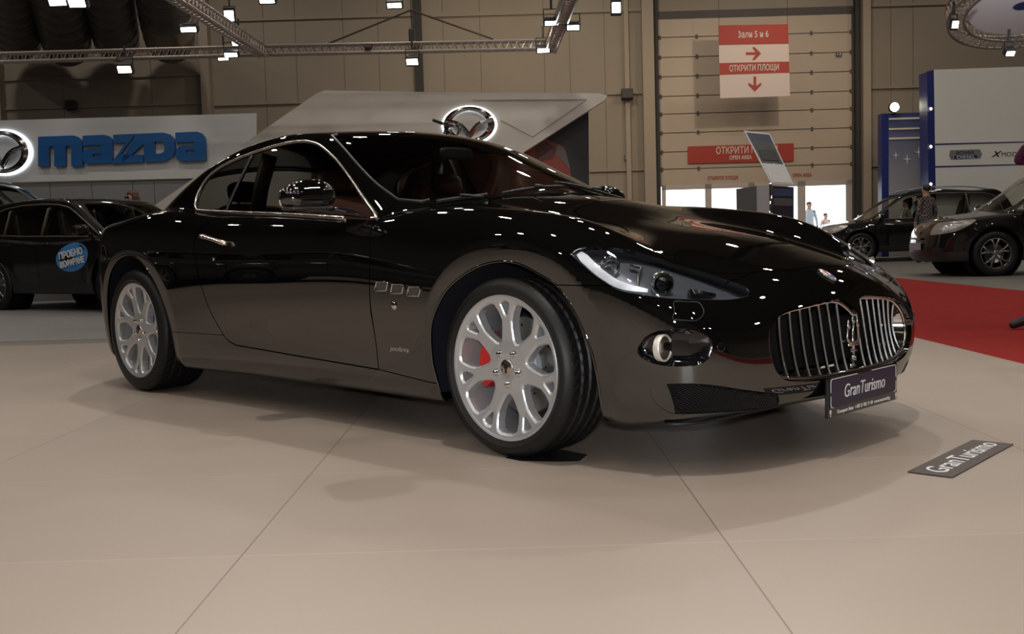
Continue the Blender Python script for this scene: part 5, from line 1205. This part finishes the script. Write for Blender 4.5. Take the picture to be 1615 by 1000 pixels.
def suv(name, label, kind, loc, ang, glass=None):
    C_ = empty(name, loc, ang, label, 'car'); Ff = suv_body(kind); gr = mk_grad(Ff); S = soup_of(Ff, -1.8, 1.75, .62, 130, 26, 100)
    def arch(cx): return lambda V: np.maximum(np.maximum(np.hypot(V[:, 0] - cx, V[:, 2] - .36) - .42, .62 - ax_(V)), -9 + 0 * V[:, 0])
    for cx in (1.325, -1.325): _, S = carve(S, arch(cx))
    # side glass: belt, roof line, pillars
    if kind == 'crossover': win = [(-1.92, 1.14), (-1.2, 1.065), (.0, 1.03), (.78, 1.01), (.98, 1.02), (.50, 1.28), (.22, 1.42), (-.2, 1.48), (-.9, 1.49), (-1.45, 1.43), (-1.85, 1.28)]; pils = ((-.30, .05), (-1.22, .04))
    else: win = [(-1.98, 1.09), (-1.2, 1.05), (.0, 1.03), (.80, 1.02), (1.0, 1.03), (.52, 1.36), (.25, 1.53), (-.2, 1.60), (-1.2, 1.60), (-1.75, 1.56), (-1.95, 1.40)]; pils = ((-.25, .05), (-1.25, .09))
    win = catmull(win, 3)
    f_win = lambda V: np.maximum(sdpoly(V[:, 0], V[:, 2], win), .4 - ax_(V))
    f_scr = lambda V: np.maximum(sdpoly(V[:, 0], ax_(V), [(1.30, -.2), (1.28, .3), (1.15, .64), (.95, .69), (.55, .62), (.33, .54), (.40, .2), (.42, -.2)]), 1.0 - V[:, 2])
    f_back = lambda V: np.maximum(sdpoly(ax_(V), V[:, 2], [(-.2, 1.14), (.55, 1.14), (.50, 1.50), (-.2, 1.53)]), V[:, 0] + 1.7)
    pw, S = carve(S, f_win); ps, S = carve(S, f_scr); pb, S = carve(S, f_back)
    f_hl = lambda V: np.maximum(np.maximum(sdpoly(V[:, 0], V[:, 2], catmull([(1.62, .90), (1.85, .90), (2.1, .86), (2.4, .80), (2.4, .66), (2.1, .69), (1.85, .76)], 3)), .44 - ax_(V)), 1.5 - V[:, 0])
    f_gr = lambda V: np.maximum(sdpoly(ax_(V), V[:, 2], [(-.1, .58), (.30, .58), (.42, .66), (.40, .83), (-.1, .84)]), 1.8 - V[:, 0])
    f_fg = lambda V: np.maximum(sdpoly(ax_(V), V[:, 2], [(.52, .36), (.74, .36), (.76, .47), (.60, .49)]), 1.6 - V[:, 0])
    f_low = lambda V: V[:, 2] - .40 + 0 * V[:, 0]
    ph, S = carve(S, f_hl); pg, S = carve(S, f_gr); pf, S = carve(S, f_fg); pl, S = carve(S, f_low)
    f_hood = lambda V: np.maximum(sdpoly(V[:, 0], ax_(V), [(1.30, -.2), (1.27, .3), (1.12, .72), (1.6, .74), (2.0, .60), (2.14, -.2)]), .75 - V[:, 2])
    f_dr = lambda V: np.maximum(np.maximum(np.maximum(-.93 - V[:, 0], V[:, 0] - 1.0), V[:, 2] - 1.01), .5 - ax_(V))
    hd, S = carve(S, f_hood, .006); dr, S = carve(S, f_dr, .008); d1, d2 = carve(dr, lambda V: -.28 - V[:, 0], .008)
    panel('body_shell', S, gr, M['car_black'], C_, .02, 'both'); panel('bonnet', hd, gr, M['car_black'], C_, .02, 'both'); panel('lower_cladding', pl, gr, M['black_plastic'], C_, .02, 'both')
    panel('windscreen', ps, gr, M['wglass'], C_, .005, 'both'); panel('rear_window', pb, gr, M['wglass'], C_, .005, 'both'); panel('radiator_grille', pg, gr, M['gloss_black'], C_, .02, 'both')
    rest = pw; gl = []
    for px_, wd in pils:
        a, rest = carve(rest, (lambda q: (lambda V: q - V[:, 0] + .12 * (V[:, 2] - 1.05)))(px_), wd); gl.append(a)
    gl.append(rest)
    for md in ('right', 'left'):
        for nm, q in zip(('front_window', 'rear_door_window', 'quarter_window'), gl): panel(nm, q, gr, glass or M['glass'], C_, .005, md)
        panel('front_door', d1, gr, M['car_black'], C_, .02, md); panel('rear_door', d2, gr, M['car_black'], C_, .02, md); panel('headlight', ph, gr, lampc, C_, .02, md); panel('fog_light', pf, gr, M['black_plastic'], C_, .03, md)
        sg = -1 if md == 'right' else 1
        W_ = np.array([cast_any(Ff, np.array([[x, 0, z]]), np.array([[0, -1.0, 0]]))[0] for x, z in win[::2]]) * [1, -sg if sg > 0 else 1, 1]
        if sg > 0: W_[:, 1] = np.abs(W_[:, 1])
        MB().tube(W_, .012, 6, True).build('window_trim', pil, C_, True)
        for px_, wd in pils:
            P = [cast_any(Ff, np.array([[px_ + .12 * (z - 1.05), 0, z]]), np.array([[0, -1.0, 0]]))[0] * [1, -sg, 1] for z in (1.04, 1.2, 1.4, 1.58)]; MB().tube(P, wd * .62, 6, flat=.3).build('window_pillar', pil, C_, True)
        MB().blob((.86, sg * .99, 1.09), (.13, .22, .15), (.6, .6)).tube([(.86, sg * .90, 1.05), (.84, sg * .80, 1.02)], .03, 8).build('door_mirror', M['car_black'], C_, True)
        for hx in (-.12, -.98): 
            p = cast_any(Ff, np.array([[hx, 0, .93]]), np.array([[0, -1.0, 0]]))[0] * [1, -sg, 1]; MB().tube([p + [-.09, sg * .01, 0], p + [-.05, sg * .035, 0], p + [.05, sg * .035, 0], p + [.09, sg * .01, 0]], .013, 8).build('door_handle', M['car_black'], C_, True)
        if kind != 'crossover': MB().tube(catmull([(.1, sg * .56, 1.70 if kind != 'crossover' else 1.655), (-.3, sg * .57, 1.755 if kind != 'crossover' else 1.71), (-1.2, sg * .57, 1.75 if kind != 'crossover' else 1.70), (-1.75, sg * .56, 1.67 if kind != 'crossover' else 1.60)], 5, False), .018, 8).build('roof_rail', M['grey_metal'] if kind != 'crossover' else M['black_plastic'], C_, True)
        for cx in (1.325, -1.325):
            w = empty('wheel', (cx, sg * .895, .36), 0 if sg < 0 else math.pi); w.parent = C_
            MB().lathe([(.235, -.01), (.25, .004), (.29, .012), (.33, .006), (.355, -.015), (.36, -.05), (.36, -.17), (.345, -.205), (.25, -.21)], 48).build('tyre', M['rubber'], w, True)
            b = MB(); b.lathe([(.243, -.02), (.240, .004), (.228, .0), (.224, -.02), (.215, -.10)], 48)
            for i in range(5):
                a = 2 * math.pi * i / 5 + .3 + cx
                for da in (-.17, .17):
                    P = [(r * math.cos(a + da * k), .005 + .012 * (1 - r / .23), r * math.sin(a + da * k)) for r, k in ((.03, .2), (.10, .5), (.17, 1), (.23, 1.5))]; b.tube(P, [.024, .020, .017, .020], 6)
            b.lathe([(.055, -.0), (.05, .004), (.0005, .006)], 20); b.build('rim', alloy_m, w, True)
            MB().lathe([(.16, -.09), (.16, -.10), (.0005, -.1)], 24).build('brake_disc', M['steel'], w, True)
    MB().box((2.275, 0, .62), (.03, .44, .03)).build('grille_bar', M['chrome'], C_); MB().box((2.285, 0, .49), (.02, .52, .12), ch=.005).build('number_plate', mat('plate_blank', (.23, .20, .24), .5), C_)
    MB().lathe([(.05, 0), (.045, .01), (.0005, .014)], 20, (2.262, 0, .74), (1, 0, 0), (0, 0, 1)).build('nose_badge', M['chrome'], C_, True)
    MB().box((0, 0, .52), (3.6, 1.2, .5)).build('dark_floor_box', M['dark_cavity'], C_)
    for sx in (.15, -.95):
        for sg in (-1, 1): MB().blob((sx, sg * .38, .85), (.5, .5, .25), (.4, .5)).blob((sx - .25, sg * .38, 1.15), (.16, .48, .6), (.4, .5), rotm(0, R_(-14), 0)).blob((sx - .34, sg * .38, 1.47), (.10, .26, .17), (.5, .5)).build('seat', M['leather_dark'], C_, True)
    MB().blob((.88, 0, .95), (.5, 1.4, .2), (.4, .5)).build('dashboard', M['leather_dark'], C_, True)
    for cx in (1.325, -1.325): 
        for sg in (-1, 1): MB().lathe([(.43, -.02), (.43, -.32), (.0005, -.32)], 28, (cx, sg * .88, .36), (0, sg, 0)).build('wheel_liner', M['dark_cavity'], C_, True)
    return C_
def place_by_wheel(u, v, heading_deg, wx, wy, z=FLOOR_Z):
    """car position so that the wheel at local (wx, wy) stands on the measured floor point; heading measured from the hall's right axis"""
    q = on_floor(u, v, z); h = math.atan2(HR[1], HR[0]) + R_(heading_deg); return (q[0] - wx * math.cos(h) + wy * math.sin(h), q[1] - wx * math.sin(h) - wy * math.cos(h), z), h
l_, h_ = place_by_wheel(6, 489, -33, -1.325, -.8)
LC = suv('black_crossover', 'black crossover with the blue oval door sticker at the left edge', 'crossover', l_, h_)
# sticker on its front door
_Ff = suv_body('crossover'); _n = 40; _sx = .52; _st = []
for a in np.linspace(0, 2 * math.pi, _n, endpoint=False):
    x, z = _sx + .36 * math.cos(a), .74 + .19 * math.sin(a) + .05 * math.cos(a) * -1 * 0; _st.append((x, z))
_rot = R_(8); _P = []
for x, z in _st:
    dx, dz = x - _sx, z - .74; x2, z2 = _sx + dx * math.cos(_rot) - dz * math.sin(_rot), .74 + dx * math.sin(_rot) + dz * math.cos(_rot); p = cast_any(_Ff, np.array([[x2, 0, z2]]), np.array([[0, -1.0, 0]]))[0]; _P.append(p + [0, -.006, 0])
stk = mesh('door_sticker', _P, [tuple(range(_n))], mat('sticker_blue', (.05, .22, .50), .4), LC)
_ex = np.array([math.cos(_rot), 0, math.sin(_rot)]); _ez = np.array([-math.sin(_rot), 0, math.cos(_rot)])
for wd_, dz, sz in (('ПРОБНО', .045, .125), ('ШОФИРАНЕ', -.07, .112)): text('sticker_word', wd_, sz, (_sx - dz * math.sin(_rot), min(p[1] for p in _P) - .006, .74 + dz), _ex, _ez, M['white_print'], stk, .003, bold=.004, sx=.82 if sz < .12 else 1)
hB = math.atan2(HR[1], HR[0]); p_ = at(-2, 470, 18.6)
_r = rz(-2, 470, 18.6)[0]; pf = HB((17.45, 19.7, _r - 2.7, _r + 2.7, FLOOR_Z + .004, .36)).build('display_platform', mat('platform_grey', (.16, .155, .15), .5)); tag(pf, 'low grey display platform under the second car at the left edge', 'platform')
suv('black_estate_car', 'second black car raised behind the crossover, its roof showing at the left edge', 'estate', (p_[0], p_[1], .36), hB)
l_, h_ = place_by_wheel(1567, 435.5, 180 - 3, 1.325, .8)
suv('black_estate_car', 'black tall estate car with clear headlights, nose to the left at the right edge', 'estate', l_, h_)
l_, h_ = place_by_wheel(1357, 414, 180 - 4, 1.325, .8)
suv('black_estate_car', 'farther black tall estate car with silver roof rails, man in plaid beside it', 'estate', l_, h_)
# cars behind the camera that the flank of the coupe mirrors
M['car_black'] = mat('showroom_grey', (.030, .028, .026), .35, .3, 1.0, spec=.3, coat_rough=.03)
_g = suv('grey_crossover', 'dark grey crossover outside the picture, mirrored in the coupe door', 'crossover', (-8.46, -6.48, 0), R_(-42)); _g['group'] = 'cars mirrored in the flank'
_g2 = copy_tree(_g); _g2.location = (-12.4, -2.5, 0); _g2['label'] = 'dark grey crossover outside the picture, mirrored in the coupe rear wing'
# ================================================================ people, bicycle
def skin_mesh(name, J, E, mats, pick, root=0, sub=2):
    me = bpy.data.meshes.new('skin'); me.from_pydata([j[:3] for j in J], E, []); o = bpy.data.objects.new('skin', me); COL.objects.link(o)
    m = o.modifiers.new('s', 'SKIN'); m.use_smooth_shade = True
    for i, v in enumerate(me.skin_vertices[0].data): v.radius = (J[i][3], J[i][4] if len(J[i]) > 4 else J[i][3]); v.use_root = (i == root)
    s = o.modifiers.new('u', 'SUBSURF'); s.levels = s.render_levels = sub
    dg = bpy.context.evaluated_depsgraph_get(); r = bpy.data.meshes.new_from_object(o.evaluated_get(dg)); bpy.data.objects.remove(o); bpy.data.meshes.remove(me)
    r.name = name; r.materials.clear()
    for q in mats: r.materials.append(q)
    for p in r.polygons: p.material_index = pick(p.center); p.use_smooth = True
    ob = bpy.data.objects.new(name, r); COL.objects.link(ob); return ob
def person(label, loc, ang, h, shirt, trousers, skin, hair, group=None, long_hair=False, glasses=False, seated=False, arm=0.0, shoes=None, hands_up=False, step=0.0):
    """figure facing local +x, feet on z = 0"""
    P = empty('person', loc, ang, label, 'person', group); k = h / 1.75
    J = []; E = []
    def add(x, y, z, r, prev=None, r2=None): J.append((x * k, y * k, z * k, r * k, (r2 or r) * k)); i = len(J) - 1; (E.append((prev, i)) if prev is not None else None); return i
    dz = 0.0
    pel = add(0, 0, .95, .125, None, .16); b1 = add(0, 0, 1.08, .115, pel, .145); b2 = add(.01, 0, 1.27, .115, b1, .165); b3 = add(-.01, 0, 1.42, .085, b2, .12); nk = add(0, 0, 1.52, .052, b3); h1 = add(.025, 0, 1.585, .072, nk); h2 = add(.02, 0, 1.665, .078, h1); add(.015, 0, 1.71, .05, h2)
    nose = add(.105, 0, 1.615, .012, h1)
    for s in (-1, 1):
        a0 = add(-.01, s * .17, 1.41, .06, b3)
        if hands_up: e = add(.26, s * .24, 1.34, .05, a0); w = add(.20, s * .13, 1.50, .033, e); hd = add(.17, s * .09, 1.56, .026, w); add(.16, s * .07, 1.61, .018, hd)
        else:
            e = add(-.03 + arm * .12, s * .25, 1.15, .043, a0); w = add(.05 + arm * .25, s * .25, .93 + arm * .15, .032, e); hd = add(.07 + arm * .28, s * .245, .85 + arm * .15, .03, w); add(.09 + arm * .3, s * .24, .78 + arm * .15, .02, hd)
            add(.10 + arm * .28, s * .22, .84 + arm * .15, .012, w)
        hp = add(0, s * .095, .88, .095, pel)
        if seated: kn = add(.45, s * .12, .90, .062, hp); an = add(.52, s * .12, .50, .042, kn); add(.66, s * .12, .45, .036, an)
        else: kn = add(.02, s * .10, .50, .062, hp); an = add(-.01 + step * (s > 0), s * .10, .09, .042, kn); add(.17 + step * (s > 0), s * .12, .035, .034, an)
    sk, sh, tr, so = skin, shirt, trousers, shoes or M['black_plastic']
    def pick(c):
        z = c.z / k
        if z > 1.485: return 0
        if not hands_up and abs(c.y / k) > .19 and z < .93 + arm * .15: return 0
        if hands_up and z > 1.47 and c.x / k > .1: return 0
        if z > .97: return 1
        if z < .085 and not seated: return 3
        return 2
    body = skin_mesh('body', J, E, [sk, sh, tr, so], pick); body.parent = P
    hb = MB(); hb.blob((-.012 * k, 0, 1.675 * k), (.195 * k, .172 * k, .15 * k), (.95, .9))
    if long_hair: hb.blob((-.045 * k, 0, 1.56 * k), (.15 * k, .205 * k, .30 * k), (.9, .8)); hb.blob((.0, .085 * k, 1.57 * k), (.10 * k, .045 * k, .22 * k)); hb.blob((.0, -.085 * k, 1.57 * k), (.10 * k, .045 * k, .22 * k))
    hb.build('hair', hair, P, True)
    if glasses: MB().box((.098 * k, .035 * k, 1.632 * k), (.012, .05, .036), ch=.005).box((.098 * k, -.035 * k, 1.632 * k), (.012, .05, .036), ch=.005).box((.10 * k, 0, 1.637 * k), (.008, .03, .008)).build('sunglasses', M['gloss_black'], P, True)
    return P
skin_m = mat('skin', (.42, .24, .17), .5); cloth_dark = mat('cloth_dark', (.03, .03, .04), .8); jeans = mat('jeans', (.05, .07, .13), .8); hair_d = mat('hair_dark', (.018, .012, .010), .5); hair_r = mat('hair_auburn', (.075, .022, .012), .5)
plaid = bpy.data.materials.new('plaid_cloth'); plaid.use_nodes = True; nt = plaid.node_tree; tc = nt.nodes.new('ShaderNodeTexCoord'); ck = nt.nodes.new('ShaderNodeTexChecker'); nt.links.new(tc.outputs['Object'], ck.inputs['Vector']); nt.links.new(ck.outputs['Color'], nt.nodes['Principled BSDF'].inputs['Base Color']); ck.inputs['Scale'].default_value = 22; ck.inputs['Color1'].default_value = (.20, .17, .15, 1); ck.inputs['Color2'].default_value = (.03, .025, .03, 1); nt.nodes['Principled BSDF'].inputs['Roughness'].default_value = .85
aR = math.atan2(HR[1], HR[0])
def head_height(u, v, d): return rz(u, v, d)[1]
def stand(u, vtop, d, label, face, **kw):
    z0 = FLOOR_Z; r, zt = rz(u, vtop, d); return person(label, tuple(hall(d, r, z0)), aR + R_(face), (zt - z0) * 1.0, **kw)
stand(208, 300, 17.2, 'woman with auburn hair and sunglasses, head showing above the black crossover', -130, shirt=cloth_dark, trousers=cloth_dark, skin=skin_m, hair=hair_r, long_hair=True, glasses=True)
stand(1461, 291, 23.4, 'man in a plaid shirt standing at the door of the farther estate car', 110, shirt=plaid, trousers=jeans, skin=skin_m, hair=hair_d)
stand(1276, 318, 33.5, 'person in pale clothes outside behind the gate glazing', -90, shirt=mat('cloth_pale', (.45, .50, .60), .8), trousers=jeans, skin=skin_m, hair=hair_d)
stand(1302, 336, 36, 'small person outside by the right end of the gate glazing', -70, shirt=mat('cloth_rose', (.55, .38, .36), .8), trousers=jeans, skin=skin_m, hair=hair_d)
_bm = bpy.data.objects['black_estate_car.002']; _w = _bm.matrix_basis @ Vector((.12, .38, 0))
person('person sitting in the front seat of the farther estate car', (_w.x, _w.y, FLOOR_Z), _bm.rotation_euler.z, 1.62, mat('cloth_grey', (.22, .20, .19), .8), jeans, skin_m, hair_d, seated=True).location.z = FLOOR_Z - .12
hpos = hall(8.1, rz(1676, 400, 8.1)[0], FLOOR_Z)
person('person in a purple top mostly cut off by the right edge, elbow and shoe showing', tuple(hpos), aR + R_(180), 1.70, mat('cloth_purple', (.085, .012, .055), .8), mat('cloth_navy', (.02, .03, .10), .8), skin_m, hair_d, hands_up=True, step=.31)
# --- bicycle on a plinth behind the coupe
BD = 12.5; bz = 1.16; bo = hall(BD, rz(733, 288, BD)[0], bz)
BK = empty('mountain_bicycle', bo, aR + R_(-22)); tag(BK, 'dark mountain bicycle with lime fork raised behind the coupe roof', 'bicycle')
lime = mat('lime_paint', (.25, .38, .03), .35); wr_ = .335; tz = wr_ + .0
def bpart(b, nm, m): q = b.build(nm, m, BK, True); return q
for cx in (0, -1.06):
    w = empty('wheel', (cx, 0, tz)); w.parent = BK
    MB().tube([(wr_ * .93 * math.cos(a), 0, wr_ * .93 * math.sin(a)) for a in np.linspace(0, 2 * math.pi, 48, endpoint=False)], .024, 8, True).build('tyre', M['rubber'], w, True)
    b = MB()
    for a in np.linspace(0, 2 * math.pi, 20, endpoint=False): b.tube([(.02 * math.cos(a), .02, .02 * math.sin(a)), (wr_ * .9 * math.cos(a + .2), 0, wr_ * .9 * math.sin(a + .2))], .0016, 4)
    b.tube([(wr_ * .88 * math.cos(a), 0, wr_ * .88 * math.sin(a)) for a in np.linspace(0, 2 * math.pi, 48, endpoint=False)], .011, 6, True); b.cyl((0, -.05, 0), (0, .05, 0), .025); b.build('rim', M['gloss_black'], w, True)
hd_ = (-.20, 0, .86); st_ = (-.28, 0, 1.02)
for s in (-1, 1): MB().tube([(0, s * .055, tz), (-.10, s * .06, .58), (-.165, s * .03, .74)], .02, 8).build('fork_leg', lime, BK, True)
bpart(MB().tube([(-.165, -.06, .74), (-.165, .06, .74)], .026, 8).tube([(-.165, 0, .72), (-.24, 0, .93)], .024, 8), 'head_tube', M['gloss_black'])
bpart(MB().tube([(-.19, 0, .80), (-.62, 0, .34)], .026, 8).tube([(-.21, 0, .87), (-.74, 0, .74)], .021, 8).tube([(-.62, 0, .34), (-.76, 0, .80)], .018, 8).tube([(-.62, .03, .34), (-1.06, .05, tz)], .012, 6).tube([(-.62, -.03, .34), (-1.06, -.05, tz)], .012, 6).tube([(-.74, .02, .72), (-1.06, .05, tz)], .010, 6).tube([(-.74, -.02, .72), (-1.06, -.05, tz)], .010, 6), 'frame', M['gloss_black'])
bpart(MB().tube([(-.22, -.31, 1.03), (-.20, -.12, 1.01), (-.19, 0, .995), (-.20, .12, 1.01), (-.22, .31, 1.03)], .019, 8), 'handlebar', M['gloss_black'])
for s in (-1, 1):
    bpart(MB().tube([(-.215, s * .20, 1.02), (-.225, s * .33, 1.033)], .018, 8), 'grip', M['rubber']); bpart(MB().tube([(-.20, s * .17, 1.01), (-.14, s * .20, .985), (-.13, s * .28, .98)], .007, 6), 'brake_lever', M['steel'])
for s in (-1, 1): bpart(MB().tube(catmull([(-.16, s * .19, 1.0), (-.06, s * .12, 1.02), (-.05, s * .02, .93), (-.15, s * .03, .80)], 5, False), .006, 5), 'brake_cable', M['rubber'])
bpart(MB().tube([(-.24, 0, .93), (-.19, 0, .99)], .02, 8), 'stem', M['gloss_black'])
bpart(MB().tube([(-.75, 0, .76), (-.775, 0, .85)], .014, 8), 'seat_post', M['steel']); bpart(MB().blob((-.79, 0, .86), (.27, .14, .05), (.7, .6)), 'saddle', M['rubber'])
bpart(MB().lathe([(.09, -.05), (.09, -.056), (.02, -.056)], 24, (-.62, 0, .34)).tube([(-.62, -.07, .34), (-.56, -.075, .19)], .012, 6).tube([(-.62, .07, .34), (-.68, .075, .49)], .012, 6), 'crank', M['steel'])
pl_ = HB((BD - .5, BD + .5, rz(748, 288, BD)[0] - 1.6, rz(748, 288, BD)[0] + .45, FLOOR_Z, bz)).build('display_podium', mat('podium_dark', (.07, .065, .06), .5)); tag(pl_, 'dark podium that carries the bicycle behind the coupe', 'podium')
# --- black rubber pad under the coupe's front wheel
pd = MB().prism([(-.06, -.80), (.0, -.90), (.08, -.905), (.20, -.83), (.25, -.78), (.20, -.68), (-.06, -.66)], (0, 0, .0), (1, 0, 0), (0, 1, 0), (0, 0, 1), .0012).build('rubber_pad', M['rubber']); tag(pd, 'thin black rubber pad under the front wheel of the coupe', 'pad')
for o in list(CAR.children): pass
CAR.location = (0, 0, .0)
